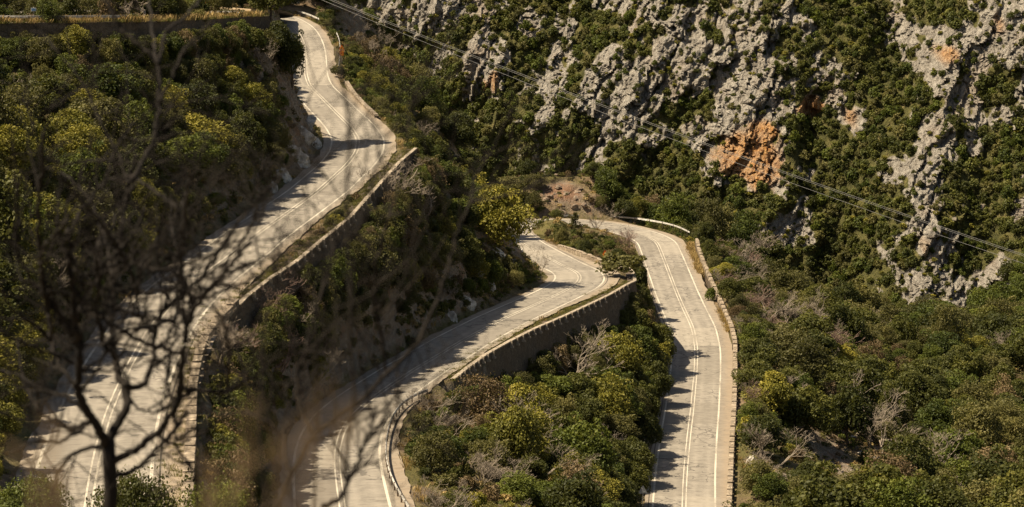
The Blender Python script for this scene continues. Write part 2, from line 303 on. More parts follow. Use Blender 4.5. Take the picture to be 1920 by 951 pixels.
# ------------------------------------------------------------------ walls (photo pixels of their top edge; heights come from the nearest road)
ALLR = np.vstack([RA, RB]); 
def near_road_z(x, y, R_=None):
    Q = ALLR if R_ is None else R_; i = np.argmin((Q[:, 0]-x)**2 + (Q[:, 1]-y)**2); return Q[i, 2], math.hypot(Q[i, 0]-x, Q[i, 1]-y)
def wall_line(pts, Rd, dz=0.0, z0=-40):
    out = []
    for px, py in pts:
        z = z0
        for _ in range(14):
            p = PZ(px, py, z+dz); z = 0.5*z + 0.5*near_road_z(p[0], p[1], Rd)[0]
        out.append(PZ(px, py, z+dz))
    P = np.array(out); d = np.r_[0, np.cumsum(np.linalg.norm(np.diff(P, axis=0), axis=1))]; n = max(2, int(d[-1]/1.5)); s = np.linspace(0, d[-1], n)
    Q = np.stack([np.interp(s, d, P[:, k]) for k in range(3)], 1)
    for _ in range(2): Q[1:-1] = (Q[:-2] + 2*Q[1:-1] + Q[2:])/4
    return Q
iH = int(np.argmin((proj(RA)[0]-519)**2+(proj(RA)[1]-32)**2)); RA1 = RA[:iH]; RA2 = RA[iH:]
RB1 = RB[:iB]; RB2 = RB[iB:]
W_TOP = wall_line([(-200,46),(0,43),(150,42),(300,40),(400,35),(460,31),(500,30)], RA1, 0.0, -25)
W_UP = wall_line([(775,278),(745,303),(700,352),(650,408),(600,448),(550,490),(500,522),(455,556),(425,588),(400,615),(382,640),(372,668),(364,700),(358,740),(356,790),(354,840),(350,900),(346,980)], RA2, 0.0, -41)
W_MID = wall_line([(842,712),(870,690),(905,665),(950,640),(1000,615),(1050,594),(1100,571),(1140,552),(1170,534),(1186,527)], RB1, 0.0, -60)
W_MIDR = wall_line([(1186,527),(1183,512),(1172,500)], RB1, 0.0, -62)
W_LOW = wall_line([(1308,449),(1312,468),(1322,495),(1336,528),(1354,568),(1372,608),(1380,640),(1380,700),(1378,760),(1374,830),(1371,900),(1368,960),(1366,1020)], RB2, 0.55, -75)

# ------------------------------------------------------------------ near terrain: a membrane through roads, walls and spot heights
X0, X1, Y0, Y1 = -144, 208, -24, 712; H1 = 1
NX, NY = (X1-X0)+1, (Y1-Y0)+1
val = np.zeros((NY, NX)); wt = np.zeros((NY, NX))
gx, gy = np.meshgrid(np.arange(X0, X1+1), np.arange(Y0, Y1+1))
def spot(x, y, z, r=2.5):
    i0, i1 = int(max(0, y-Y0-r-1)), int(min(NY, y-Y0+r+2)); j0, j1 = int(max(0, x-X0-r-1)), int(min(NX, x-X0+r+2))
    if i0 >= i1 or j0 >= j1: return
    m = (gx[i0:i1, j0:j1]-x)**2 + (gy[i0:i1, j0:j1]-y)**2 <= r*r
    free = m & (wt[i0:i1, j0:j1] < 5)
    val[i0:i1, j0:j1][free] = z; wt[i0:i1, j0:j1][free] = 1
# distance to roads for every cell
rd = np.full((NY, NX), 1e9); rz = np.zeros((NY, NX)); roadhalf = np.zeros((NY, NX))
def stamp(Q, Wl, Wr, T, Nn):
    for k in range(len(Q)):
        x, y, z = Q[k]; i0, i1 = int(max(0, y-Y0-14)), int(min(NY, y-Y0+15)); j0, j1 = int(max(0, x-X0-14)), int(min(NX, x-X0+15))
        if i0 >= i1 or j0 >= j1: continue
        dx, dy = gx[i0:i1, j0:j1]-x, gy[i0:i1, j0:j1]-y; lat = dx*Nn[k, 0] + dy*Nn[k, 1]
        d = np.sqrt(dx*dx+dy*dy) - np.where(lat > 0, Wr[k], Wl[k])
        m = d < rd[i0:i1, j0:j1]; rd[i0:i1, j0:j1][m] = d[m]; rz[i0:i1, j0:j1][m] = z
stamp(RA, WAl, WAr, TA, NA); stamp(RB, WBl, WBr, TB, NB)
# spot heights
S = []
for px, py, z in [(1180,880,-73.2),(1190,780,-72.8),(1195,690,-72.2),(1120,900,-70.5),(1130,800,-69),(1110,700,-67.5),(1040,880,-65.5),(0,110,-27.6),(150,110,-28.6),(300,105,-30),(420,98,-32.5),(0,200,-28.8),(0,300,-31.2),(0,475,-34),(0,620,-35.6),(0,800,-36.2),(200,200,-31),(200,330,-33.3),(350,180,-33),(350,300,-35),(450,150,-34.2),(490,210,-35.4),(540,215,-36.6),(540,262,-37.6),(480,300,-37.2),(400,400,-38.2),(250,450,-36.5),(120,600,-37),
    (640,60,-38.4),(655,110,-40.6),(680,160,-42.6),(740,180,-44.6),(800,200,-46.5),(760,120,-43),(860,235,-49.5),(830,330,-49),(940,310,-55),(1000,340,-61.5),(900,420,-56.5),(800,450,-54),(1020,372,-67),(1070,378,-70.2),(1120,390,-72),(1200,398,-74.6),
    (1280,410,-78),(1340,430,-82),(1400,470,-87),(1400,540,-86.5),(1450,600,-87.5),(1500,575,-98),(1560,655,-101),(1640,652,-113),(1750,585,-109),(1920,500,-104),(2050,430,-100),(1800,660,-103),(1920,620,-103),(1700,760,-98),(1600,800,-92),(1920,800,-98),(1500,760,-86),(1450,860,-82.5),(1560,880,-85.5),(1700,900,-92),(1920,951,-95),(2050,951,-95),(1600,951,-86)]:
    S.append((*PZ(px, py, z),))
for p in S: spot(*p, 2.5)
cr = [(700,120,-42,28),(760,130,-43.6,26),(860,215,-48.5,26),(940,275,-53.5,26),(1010,325,-60.5,28),(1060,352,-67,28),(1130,375,-72.5,26),(1220,395,-76,26),(1300,420,-80,26),(1400,470,-88,30),(1500,575,-98,35),(1640,652,-113,40),(1750,585,-109,45),(1920,500,-104,45),(2050,430,-100,45)]
for k in range(len(cr)-1):
    for t in np.linspace(0, 1, 9):
        a = PZ(*cr[k][:3])*(1-t) + PZ(*cr[k+1][:3])*t; dd = cr[k][3]
        spot(a[0]+3, a[1]+dd, a[2]-dd*0.75, 2); spot(a[0]+6, a[1]+2.3*dd, a[2]-dd*1.9, 2)
        if a[1] + 4*dd < Y1: spot(a[0]+8, a[1]+4*dd, min(a[2]-dd*2.7, -165), 3)
for x in range(X0, X1, 6):
    spot(x, Y1-3, -205 if x > -40 else -150, 4); spot(x, Y1-50, -190 if x > -30 else -110, 4)
for p in [(-74,330,-14),(-80,300,-14),(-100,330,-2),(-130,330,8),(-72,380,-18),(-95,400,-6),(-130,420,6),(-60,440,-23),(-78,470,-12),(-110,500,-2),(-58,500,-20),(-72,540,-12),(-44,482,-28),(-34,470,-31),(-30,480,-34),(-26,500,-44),(-22,540,-80),(-45,560,-36),(-120,600,-20),(-130,240,20),(-100,228,10),(-84,200,22),(-78,165,30),(-74,125,32),(-100,160,36),(-100,110,34),(-52,150,-27),(-50,110,-28),(-35,100,-33),(-120,120,40),(-140,20,0),(0,0,-1.8),(0,8,-5.2),(8,12,-7),(-8,12,-7),(0,20,-9.5),(-18,20,-9.5),(18,22,-11),(0,35,-15.5),(-20,38,-15.5),(20,38,-16.5),(0,50,-20.5),(0,70,-26.5),(0,95,-36),(0,110,-41),(25,110,-46),(-25,50,-20),(30,50,-22),(-14,84,-26.4),(-10,86,-26.8),(-30,75,-26),(30,75,-29),(60,0,-6),(60,60,-28),(40,100,-40),(80,120,-62),(60,180,-69),(110,200,-88),(120,280,-92),(180,300,-88),(200,420,-90),(20,170,-60),(26,230,-73),(0,130,-46),(12,140,-50),(-15,-20,0),(90,-10,-14),(160,60,-66),(190,200,-84)]: spot(*p, 3)  # high spots at far left: unseen ridge added to shade the left hillside
for px in range(985, 1124, 8):
    for py, D in ((393, 451.5), (380, 454), (362, 456.5), (345, 459), (333, 461.5), (328, 464)):
        d_ = ray(px, py); q = d_*D/d_[1]; spot(q[0], q[1], q[2], 1.3); jj_, ii_ = int(round(q[0]-X0)), int(round(q[1]-Y0)); wt[ii_, jj_] = 8; val[ii_, jj_] = q[2]
# roads, verges and the flats between a road and its wall
m = rd < 1.1; val[m] = rz[m] - 0.10; wt[m] = 9
def segdist(P, gx, gy):
    best = np.full(gx.shape, 1e9); zz = np.zeros(gx.shape); side = np.zeros(gx.shape)
    for a, b in zip(P[:-1], P[1:]):
        i0, i1 = int(max(0, min(a[1], b[1])-Y0-11)), int(min(NY, max(a[1], b[1])-Y0+12)); j0, j1 = int(max(0, min(a[0], b[0])-X0-11)), int(min(NX, max(a[0], b[0])-X0+12))
        if i0 >= i1 or j0 >= j1: continue
        X, Y = gx[i0:i1, j0:j1], gy[i0:i1, j0:j1]; ab = b[:2]-a[:2]; L = ab @ ab + 1e-9
        t = np.clip(((X-a[0])*ab[0] + (Y-a[1])*ab[1])/L, 0, 1); qx, qy = a[0]+t*ab[0], a[1]+t*ab[1]; d = np.hypot(X-qx, Y-qy)
        mm = d < best[i0:i1, j0:j1]; best[i0:i1, j0:j1][mm] = d[mm]; zz[i0:i1, j0:j1][mm] = (a[2]+t*(b[2]-a[2]))[mm]
        side[i0:i1, j0:j1][mm] = (ab[0]*(Y-a[1]) - ab[1]*(X-a[0]))[mm]
    return best, zz, side
wallnear = np.full((NY, NX), 1e9)
WALLS = []
def stamp_wall(P, drop, road_side, flat=4.0):
    # road_side +1: the road lies to the left of the drawing direction
    global wallnear
    d, z, sd_ = segdist(P, gx, gy); inner = sd_*road_side > 0
    fl = inner & (d < flat) & (rd > 0.4) & (wt < 9); val[fl] = z[fl] - 0.06; wt[fl] = 8
    out = (~inner) & (d > 0.02) & (d < 2.4) & (rd > .9); val[out] = (z - drop - 0.35*d)[out]; wt[out] = 8
    inn = inner & (d <= 0.5) & (rd > .6); val[inn] = (z - 0.7)[inn]; wt[inn] = 8
    wallnear = np.minimum(wallnear, d); WALLS.append((P, drop, road_side))
stamp_wall(W_TOP, 3.6, 1, 2.5); stamp_wall(W_UP, 4.0, -1, 2.5); stamp_wall(W_MID, 6.0, 1, 6.0); stamp_wall(W_MIDR, 6.5, 1, 5.0)
WL0 = W_LOW.copy(); WL0[:, 2] -= 0.55; stamp_wall(WL0, 2.2, 1, 2.5)
def solve(val, fix, init=None):
    h, w = val.shape
    if min(h, w) > 24:
        h2, w2 = (h+1)//2, (w+1)//2; pv = np.zeros((h2*2, w2*2)); pf = np.zeros((h2*2, w2*2)); pv[:h, :w] = val*fix; pf[:h, :w] = fix
        s = pv.reshape(h2, 2, w2, 2).sum((1, 3)); c = pf.reshape(h2, 2, w2, 2).sum((1, 3)); v2 = np.where(c > 0, s/np.maximum(c, 1), 0)
        z2 = solve(v2, (c > 0).astype(float)); z = np.repeat(np.repeat(z2, 2, 0), 2, 1)[:h, :w]; it = 60
    else: z = np.full(val.shape, (val*fix).sum()/max(1, fix.sum())); it = 800
    fx = fix > 0; z = np.where(fx, val, z)
    for k in range(it):
        p = np.pad(z, 1, mode='edge'); q = (p[:-2, 1:-1]+p[2:, 1:-1]+p[1:-1, :-2]+p[1:-1, 2:])/4; z = np.where(fx, val, q)
    return z
TZ = solve(val, (wt > 0).astype(float))
spotmask = (wt == 1)                              # let the spot heights relax into the slope
for k in range(14):
    p = np.pad(TZ, 1, mode='edge'); q = (p[:-2, 1:-1]+p[2:, 1:-1]+p[1:-1, :-2]+p[1:-1, 2:])/4; TZ = np.where(wt >= 8, TZ, q)
free = sstep(0.8, 4.0, np.minimum(rd, np.where(wt >= 8, 0, 9))) * sstep(0.5, 3.0, wallnear)
gr = np.gradient(TZ); slope = np.hypot(gr[0], gr[1])
TZ = TZ + free*(fbm(gx/17., gy/17., o=3, seed=3)*1.6 + fbm(gx/5., gy/5., o=3, seed=9)*(0.25+0.8*np.clip(slope, 0, 1.2)))
def tz(x, y):
    fx = np.clip(np.asarray(x, float)-X0, 0, NX-1.001); fy = np.clip(np.asarray(y, float)-Y0, 0, NY-1.001); i = fy.astype(int); j = fx.astype(int); a = fx-j; b = fy-i
    return TZ[i, j]*(1-a)*(1-b) + TZ[i, j+1]*a*(1-b) + TZ[i+1, j]*(1-a)*b + TZ[i+1, j+1]*a*b
def samp(A, x, y):
    j = np.clip(np.rint(np.asarray(x)-X0).astype(int), 0, NX-1); i = np.clip(np.rint(np.asarray(y)-Y0).astype(int), 0, NY-1); return A[i, j]
def hit(px, py, y0=95.0):
    d = ray(px, py); ys = np.arange(y0, 705, 0.5); t = ys/d[1]; P = d[None]*t[:, None]; g = tz(P[:, 0], P[:, 1]); u = P[:, 2] < g
    ok = (P[:, 0] > X0) & (P[:, 0] < X1); u &= ok
    return P[np.argmax(u)] if u.any() else None
# fine mesh of it (0.75 m), displaced a little in three dimensions where it is steep
xs = np.arange(X0, X1+.01, 0.75); ys = np.concatenate([np.arange(Y0, 90, 3.0), np.arange(90, Y1+.01, 0.75)])
GX, GY = np.meshgrid(xs, ys); GZ = tz(GX, GY); g2 = np.gradient(GZ, axis=1)/0.75; g1 = np.gradient(GZ, axis=0)/np.gradient(GY, axis=0)
sl = np.hypot(g1, g2); fr = samp(free, GX, GY)*sstep(0.35, 0.9, sl); nl = np.sqrt(1+sl**2)
dn = fr*(fbm(GX/3.1, GY/3.1, GZ/2.2, 4, 21, True)-0.2)*1.5
VX, VY, VZ = GX - g2/nl*dn, GY - g1/nl*dn, GZ + dn/nl
def gridfaces(h, w):
    i = np.arange(h*w).reshape(h, w); return np.stack([i[:-1, :-1].ravel(), i[:-1, 1:].ravel(), i[1:, 1:].ravel(), i[1:, :-1].ravel()], 1)
ground = mesh_obj('hillside_terrain', np.stack([VX.ravel(), VY.ravel(), VZ.ravel()], 1), gridfaces(*GX.shape), M['ground'], None, True)
tag(ground, kind='structure')
def blobs(px, py, L, d=None):
    r = np.zeros(px.shape)
    for b in L: r = np.maximum(r, (b[4] if len(b) > 4 else 1.0)*np.exp(-(((px-b[0])*math.cos(R(b[5] if len(b) > 5 else 0))+(py-b[1])*math.sin(R(b[5] if len(b) > 5 else 0)))/b[2])**2 - ((-(px-b[0])*math.sin(R(b[5] if len(b) > 5 else 0))+(py-b[1])*math.cos(R(b[5] if len(b) > 5 else 0)))/b[3])**2))
    return r
# bare patches, laid out on the ground by the real spots they occupy (readings of the photo turned into metres once)
BARE = [(1060,362,48,26,1.0),(830,505,22,8,1,25),(835,350,40,16,.7,55),(1560,850,80,24,1.0,42),(1500,800,60,8,.8,42),(1640,830,40,12,.9,50),(690,150,35,50,.6,30),(565,250,36,50,.9),(520,300,40,30,.6),(1180,850,40,40,.8),(960,490,45,55,.5),(900,450,30,50,.5),(870,500,30,40,.5),(1040,730,50,10,.9,35),(1410,862,14,6,1),(1640,660,20,10,.6),(1480,900,60,12,.7,42),(610,60,22,14,.5),(660,40,30,40,.8)]
REDS = [(1060,362,45,22,1.0),(1390,520,20,50,.35,70),(600,270,20,60,.35)]
def put_attr(o, name, a):
    at = o.data.attributes.new(name, 'FLOAT', 'POINT'); at.data.foreach_set('value', np.asarray(a, np.float32).ravel())
ppx, ppy, pf = proj(np.stack([VX, VY, VZ], -1)); inview = (pf > 60) & (ppx > -300) & (ppx < 2250) & (ppy > -150) & (ppy < 1100)
bare_m = np.where(inview & (VY < 540), blobs(ppx, ppy, BARE), 0); red_m = np.where(inview & (VY < 540), blobs(ppx, ppy, REDS), 0)
nz_ = fbm(VX/4, VY/4, VZ/4, 3, 5)
put_attr(ground, 'bare', sstep(0.35, 0.6, bare_m + nz_*0.35)); put_attr(ground, 'red', sstep(0.35, 0.75, red_m + nz_*0.4)*0.8)

# ------------------------------------------------------------------ road meshes and markings
def ribbon(name, Q, Nn, offL, offR, ncol, mat, parent=None, dz=0.0, i0=0, i1=None, ragged=0.0, kind='structure'):
    i1 = len(Q) if i1 is None else i1; n = i1-i0; k = np.arange(i0, i1)
    oL = np.broadcast_to(offL, (len(Q),))[i0:i1].astype(float); oR = np.broadcast_to(offR, (len(Q),))[i0:i1].astype(float)
    if ragged: oL = oL + ragged*fbm(k/3.0, k*0+3.3, o=3, seed=31); oR = oR + ragged*fbm(k/3.0, k*0+8.3, o=3, seed=37)
    t = np.linspace(0, 1, ncol); off = -oL[:, None]*(1-t) + oR[:, None]*t; crown = 0.02*(1-np.abs(t*2-1))
    P = Q[i0:i1]; V = np.stack([P[:, 0:1]+Nn[i0:i1, 0:1]*off, P[:, 1:2]+Nn[i0:i1, 1:2]*off, np.broadcast_to(P[:, 2:3], off.shape)+dz], -1)
    F_ = gridfaces(n, ncol)[:, ::-1]
    o = mesh_obj(name, V.reshape(-1, 3), F_, mat, parent, True); put_attr(o, 'across', off); put_attr(o, 'along', np.repeat(k*1.0, ncol))
    if parent is None: tag(o, kind=kind)
    return o
roadA = ribbon('upper_road', RA, NA, WAl, WAr, 13, M['asphalt'], None, 0.03, 0, None, 0.35)
roadB = ribbon('lower_road', RB, NB, WBl, WBr, 13, M['asphalt'], None, 0.03, 0, None, 0.35)
for rd_o, Q, Nn in ((roadA, RA, NA), (roadB, RB, NB)):
    for nm, c, w in (('edge_line', -3.5, .105), ('edge_line', 3.5, .105), ('centre_line', -.21, .06), ('centre_line', .21, .06)):
        # a ribbon from c-w to c+w
        ribbon(nm, Q, Nn, -(c-w), c+w, 2, M['paint'], rd_o, 0.036)
# tar seam just outside the valley-side edge lines, seen as a thin dark groove in the photo
M['seam'] = plain('tar_seam', (0.07, 0.06, 0.05), 0.9, 0, 0.3, 2)
for rd_o, Q, Nn, a, b, sgn in ((roadA, RA, NA, (160,990), (300,640), -1), (roadB, RB, NB, (1070,541), (990,462), 1), (roadB, RB, NB, (1214,443), (1283,1000), 1)):
    pr = proj(Q); ia = int(np.argmin((pr[0]-a[0])**2+(pr[1]-a[1])**2)); ib = int(np.argmin((pr[0]-b[0])**2+(pr[1]-b[1])**2)); ia, ib = sorted((ia, ib))
    c = 4.0*sgn; ribbon('joint', Q, Nn, -(c-.06), c+.06, 2, M['seam'], rd_o, 0.037, ia, ib+1)
# ------------------------------------------------------------------ far mountain: a sheet y = Y(x, z), so its cliffs can be steep
MD = 800.0
def mpx(px, py, D=MD):          # a photo reading on the nominal mountain plane -> (x, z)
    d = ray(px, py); t = D/d[1]; return d[0]*t, d[2]*t
mx = np.concatenate([np.arange(-460, -180, 6.0), np.arange(-180, 300, 0.6), np.arange(300, 640, 6.0)])
mz = np.concatenate([np.arange(-214, -165, 1.5), np.arange(-165, -40, 0.45), np.arange(-40, 90, 3.0)])
MX, MZ = np.meshgrid(mx, mz)
def base_y(z): return 770 + (z+150)*0.85 + np.maximum(0, z+40)*0.5
def seg_field(x, z, pts, w):
    P = [mpx(*p) for p in pts]; best = np.full(x.shape, 1e9)
    for a, b in zip(P[:-1], P[1:]):
        ax, az = a; dx, dz = b[0]-ax, b[1]-az; t = np.clip(((x-ax)*dx+(z-az)*dz)/(dx*dx+dz*dz), 0, 1); best = np.minimum(best, np.hypot(x-ax-t*dx, z-az-t*dz))
    return np.exp(-(best/w)**2)
RIBS = [([(640,-80),(740,-20),(860,90),(905,170),(915,230)],20,15),([(1080,-60),(1010,100),(960,200)],9,7),([(1240,-80),(1120,110),(1060,180),(1000,260)],12,11),([(1330,-80),(1240,120),(1190,200),(1130,320)],13,10),
        ([(1500,-100),(1440,60),(1400,160),(1400,300)],24,20),([(1600,-60),(1590,120),(1575,230)],10,8),([(1960,-120),(1860,10),(1780,110),(1705,230),(1680,400),(1640,560)],28,22),
        ([(2000,60),(1900,230),(1870,360),(1790,500)],20,12),([(1400,400),(1480,390)],9,9),([(1590,520),(1580,560)],8,8),([(2200,100),(2000,400)],30,25),([(300,-100),(500,60)],20,30)]
GULS = [([(1150,-60),(1020,120),(945,210),(950,320)],14,8),([(1700,-80),(1650,130),(1570,250),(1545,380),(1540,500)],19,14),([(1530,190),(1520,240)],7,5),([(1860,160),(1790,330),(1760,480)],12,9),([(740,150),(800,230)],12,10),([(1000,330),(1100,300)],5,10)]
def mountainY(x, z):
    wx = x + fbm(x/30, z/30, o=3, seed=51)*9; wz = z + fbm(x/30, z/30, o=3, seed=57)*9
    y = base_y(z)
    y = y - 0.30*(x-60)
    for p, A, w in RIBS: y = y - (.95 if A == 38 or A == 28 else .6)*A*seg_field(wx, wz, p, w*1.25)
    for p, A, w in GULS: y = y + (1.1 if A > 20 else .7)*A*seg_field(wx, wz, p, w*1.2)
    ca, sa = math.cos(R(30)), math.sin(R(30)); u = wx*ca - wz*sa; v = wx*sa + wz*ca      # v runs up the strata, u across them
    y = y - 4.5*fbm(u/15, v/45, o=3, seed=61, ridged=True) - 2.4*fbm(u/5, v/15, o=3, seed=71, ridged=True)
    return y
def cells(u, v, seed, tilt=.5):      # angular blocks: each cell has its own offset and its own tilted face
    iu, iv = np.floor(u).astype(np.int64), np.floor(v).astype(np.int64); best = np.full(u.shape, 9.0); out = np.zeros(u.shape)
    for a in (-1, 0, 1):
        for b in (-1, 0, 1):
            cu, cv = iu+a, iv+b; z0 = np.zeros_like(cu); pu = cu+.5+.45*_hash(cu, cv, z0, seed); pv = cv+.5+.45*_hash(cu, cv, z0, seed+1); d = (u-pu)**2+(v-pv)**2; m_ = d < best
            best = np.where(m_, d, best); out = np.where(m_, _hash(cu, cv, z0, seed+2)*.6+tilt*((u-pu)*_hash(cu, cv, z0, seed+3)+(v-pv)*_hash(cu, cv, z0, seed+4))*1.6, out)
    return out
MY = mountainY(MX, MZ)
mpx_, mpy_ = 960 + F*MX/800/ (cp - (MZ/800)*sp), None
PXm, PYm, _ = proj(np.stack([MX, np.full_like(MX, MD), MZ], -1))
ROCK = [(700,40,45,45,.9),(760,60,60,50,1),(850,40,90,50,1.1),(905,130,45,55,1),(930,160,30,50,1),(990,40,50,40,.8),(1075,60,40,40,.6),(1055,160,40,60,.9,-30),(1020,235,60,18,.9,-20),(1120,160,26,85,1,30),(1180,200,30,90,1,25),(1240,160,35,90,.8,25),(1160,20,60,30,.7),(1310,60,50,70,.9,30),(1350,160,70,80,1,20),(1400,100,80,110,1.1),(1440,200,60,60,1.1),(1400,285,60,60,1.3),(1320,260,60,60,.9),(1230,270,34,14,.9),(1130,300,26,28,.7),(1480,40,40,50,.6),(1570,140,45,70,.7),(1585,210,30,45,1.1),(1525,205,32,28,1.2),(1440,398,70,24,1.1),(1500,420,26,16,.7),(1700,70,60,40,.5),(1760,90,35,30,1),(1810,90,50,45,1),(1860,30,50,50,1.1),(1900,90,40,80,.9),(1760,160,60,60,1.1),(1720,240,40,60,1.2),(1700,330,35,60,.8),(1790,250,40,40,.6),(1850,200,50,30,.6),(1890,290,45,60,1.1),(1860,350,40,50,1),(1680,370,40,50,.9),(1650,480,45,60,1),(1620,560,40,40,1),(1575,540,32,28,1.1),(1700,500,50,50,.9),(1790,440,60,40,.7),(1880,430,60,30,1),(1640,290,20,30,.6),(1480,300,30,40,.6),(1110,330,40,14,.6),(985,240,30,12,1)]
VEG = [(1130,80,60,60,.7),(1000,120,60,50,.8),(960,60,30,30,.4),(1560,320,60,90,1.5),(1640,140,70,70,1.0),(1600,60,70,50,.5),(1240,340,240,50,.9),(1090,240,30,40,.6),(1270,210,20,40,.5),(1490,100,40,80,.7),(1820,330,60,60,.6),(1760,350,50,90,.6),(1800,220,60,30,.5),(1560,440,60,60,.8),(770,95,70,14,.7),(1340,370,160,30,.8),(940,230,30,70,1.0),(1050,290,50,40,.6),(1740,20,60,50,.7)]
gy_, gx_ = np.gradient(MY); steep = 0
rock = blobs(PXm, PYm, ROCK)*1.0 - blobs(PXm, PYm, VEG)*0.6
ca, sa = math.cos(R(28)), math.sin(R(28)); U = MX*ca - MZ*sa; Vv = MX*sa + MZ*ca
outside = (PXm < 600) | (PXm > 2000) | (PYm < -40) | (PYm > 700)
rock = np.where(outside, 0.45, np.minimum(rock, 1.0)*.85) + 0.9*fbm(U/5, Vv/12, o=4, seed=81) + 0.5*fbm(MX/2.6, MZ/3, o=2, seed=83) + 0.17
rockA = sstep(0.30, 0.62, rock)
wU = U+fbm(MX/4, MZ/4, o=2, seed=90)*1.5; wV = Vv+fbm(MX/4, MZ/4, o=2, seed=93)*3
MY = MY - (.25+.75*rockA)*(2.6*cells(wU/5.5, wV/11, 91) + 1.3*cells(wU/2.2, wV/5, 94, .8) + .55*cells(wU/1.1, wV/2.2, 97, .9)) - rockA*1.2 + rockA*2.6*sstep(.09, .0, np.abs(vnoise(wU/8, wV/55, seed=111))) + rockA*1.4*sstep(.10, .0, np.abs(vnoise(wU/22, wV/5, seed=112)))
ORANGE = [(1400,285,62,50,1.6),(1420,250,40,30,1.2),(1385,305,50,26,1.3),(1525,205,30,24,1.6),(1590,215,20,34,.8),(1762,92,26,20,.95),(925,170,13,26,1.0),(908,185,12,20,.8),(1210,215,16,20,.4),(1850,40,18,30,.7),(1680,400,26,50,.6),(1595,55,16,14,.4),(1000,10,10,30,.7),(820,20,10,14,.5)]
org = sstep(0.35, 0.9, np.where(outside, 0, blobs(PXm, PYm, ORANGE)) + 0.4*fbm(MX/5, MZ/7, o=3, seed=99))
mountain = mesh_obj('rocky_mountain_terrain', np.stack([MX.ravel(), MY.ravel(), MZ.ravel()], 1), gridfaces(*MX.shape), M['mountain'], None, False)
tag(mountain, kind='structure'); put_attr(mountain, 'rock', rockA); put_attr(mountain, 'orange', org)
# the valley floor and the country beyond, out to the horizon
mesh_obj('valley_ground', [(-9000,-9000,-216),(9000,-9000,-216),(9000,9000,-216),(-9000,9000,-216)], [(0,1,2,3)], M['ground'])['kind'] = 'structure'
# ------------------------------------------------------------------ plants: source meshes
def leaves_mesh(C, S, tone, rng, flat=0.0, up=0.35, outn=None):
    n = len(C); nrm = rng.normal(size=(n, 3)) + np.array([0, 0, up]); 
    if outn is not None: nrm += outn*0.9
    nrm /= np.linalg.norm(nrm, axis=1)[:, None]
    a = np.cross(nrm, rng.normal(size=(n, 3))); a /= np.linalg.norm(a, axis=1)[:, None]; b = np.cross(nrm, a)
    S = S[:, None]; V = np.stack([C - a*S, C - b*S*.62, C + a*S, C + b*S*.62], 1).reshape(-1, 3)
    return V, np.arange(4*n).reshape(n, 4), np.repeat(tone, 4)
def raw_mesh(name, V, Fc, mat, tone=None):
    me = bpy.data.meshes.new(name); me.vertices.add(len(V)); me.vertices.foreach_set('co', np.asarray(V, np.float32).ravel())
    k = Fc.shape[1]; me.loops.add(Fc.size); me.loops.foreach_set('vertex_index', Fc.astype(np.int32).ravel())
    me.polygons.add(len(Fc)); me.polygons.foreach_set('loop_start', np.arange(0, Fc.size, k, dtype=np.int32)); me.materials.append(mat)
    if tone is not None: at = me.attributes.new('tone', 'FLOAT', 'POINT'); at.data.foreach_set('value', tone.astype(np.float32))
    me.update(calc_edges=True); return me
def crown_mesh(name, seed, r, h, nl, leaf, mat, lobes=26, low=0.0, core=0.8, spiky=0.0):
    rng = np.random.default_rng(seed); L = []
    for i in range(lobes):
        th = rng.uniform(0, 2*math.pi); u = rng.uniform(-0.75+low, 1.0); s = math.sqrt(max(0, 1-u*u))
        k = rng.uniform(0.55, 1.0) ; q = rng.uniform(0.24, 0.46)
        L.append((math.cos(th)*s*r*k*(1-q*.6), math.sin(th)*s*r*k*(1-q*.6), h*0.52 + u*h*0.46*k*(1-q*.4), q*r, rng.uniform(-.35, .45)))
    if seed % 2:
        for k in range(lobes//3): a = rng.uniform(0, 6.28); L.append((math.cos(a)*r*.75, math.sin(a)*r*.75, h*rng.uniform(.25, .6), r*rng.uniform(.18, .38), rng.uniform(-.3, .4)))
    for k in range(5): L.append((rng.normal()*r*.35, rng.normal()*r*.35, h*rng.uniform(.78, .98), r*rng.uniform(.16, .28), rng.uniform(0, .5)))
    L = np.array(L); w = L[:, 3]**2; idx = rng.choice(len(L), nl, p=w/w.sum())
    d = rng.normal(size=(nl, 3)); d[:, 2] += 0.35; d /= np.linalg.norm(d, axis=1)[:, None]
    rr = rng.uniform(core, 1.06, nl) + (rng.random(nl) < 0.12)*rng.uniform(0, 0.25+spiky, nl)
    C = L[idx, :3] + d*(L[idx, 3]*rr)[:, None]*np.array([1, 1, 0.85]); C[:, 2] = np.maximum(C[:, 2], 0.05)
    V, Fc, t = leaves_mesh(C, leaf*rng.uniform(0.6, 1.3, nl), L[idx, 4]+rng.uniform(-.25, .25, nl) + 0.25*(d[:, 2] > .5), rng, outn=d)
    return raw_mesh(name, V, Fc, mat, t)
def flower_mesh(name, seed, r, h, nl, leaf, mat): return crown_mesh(name, seed, r, h, nl, leaf, mat, 44, 0.1, 0.8, .1)
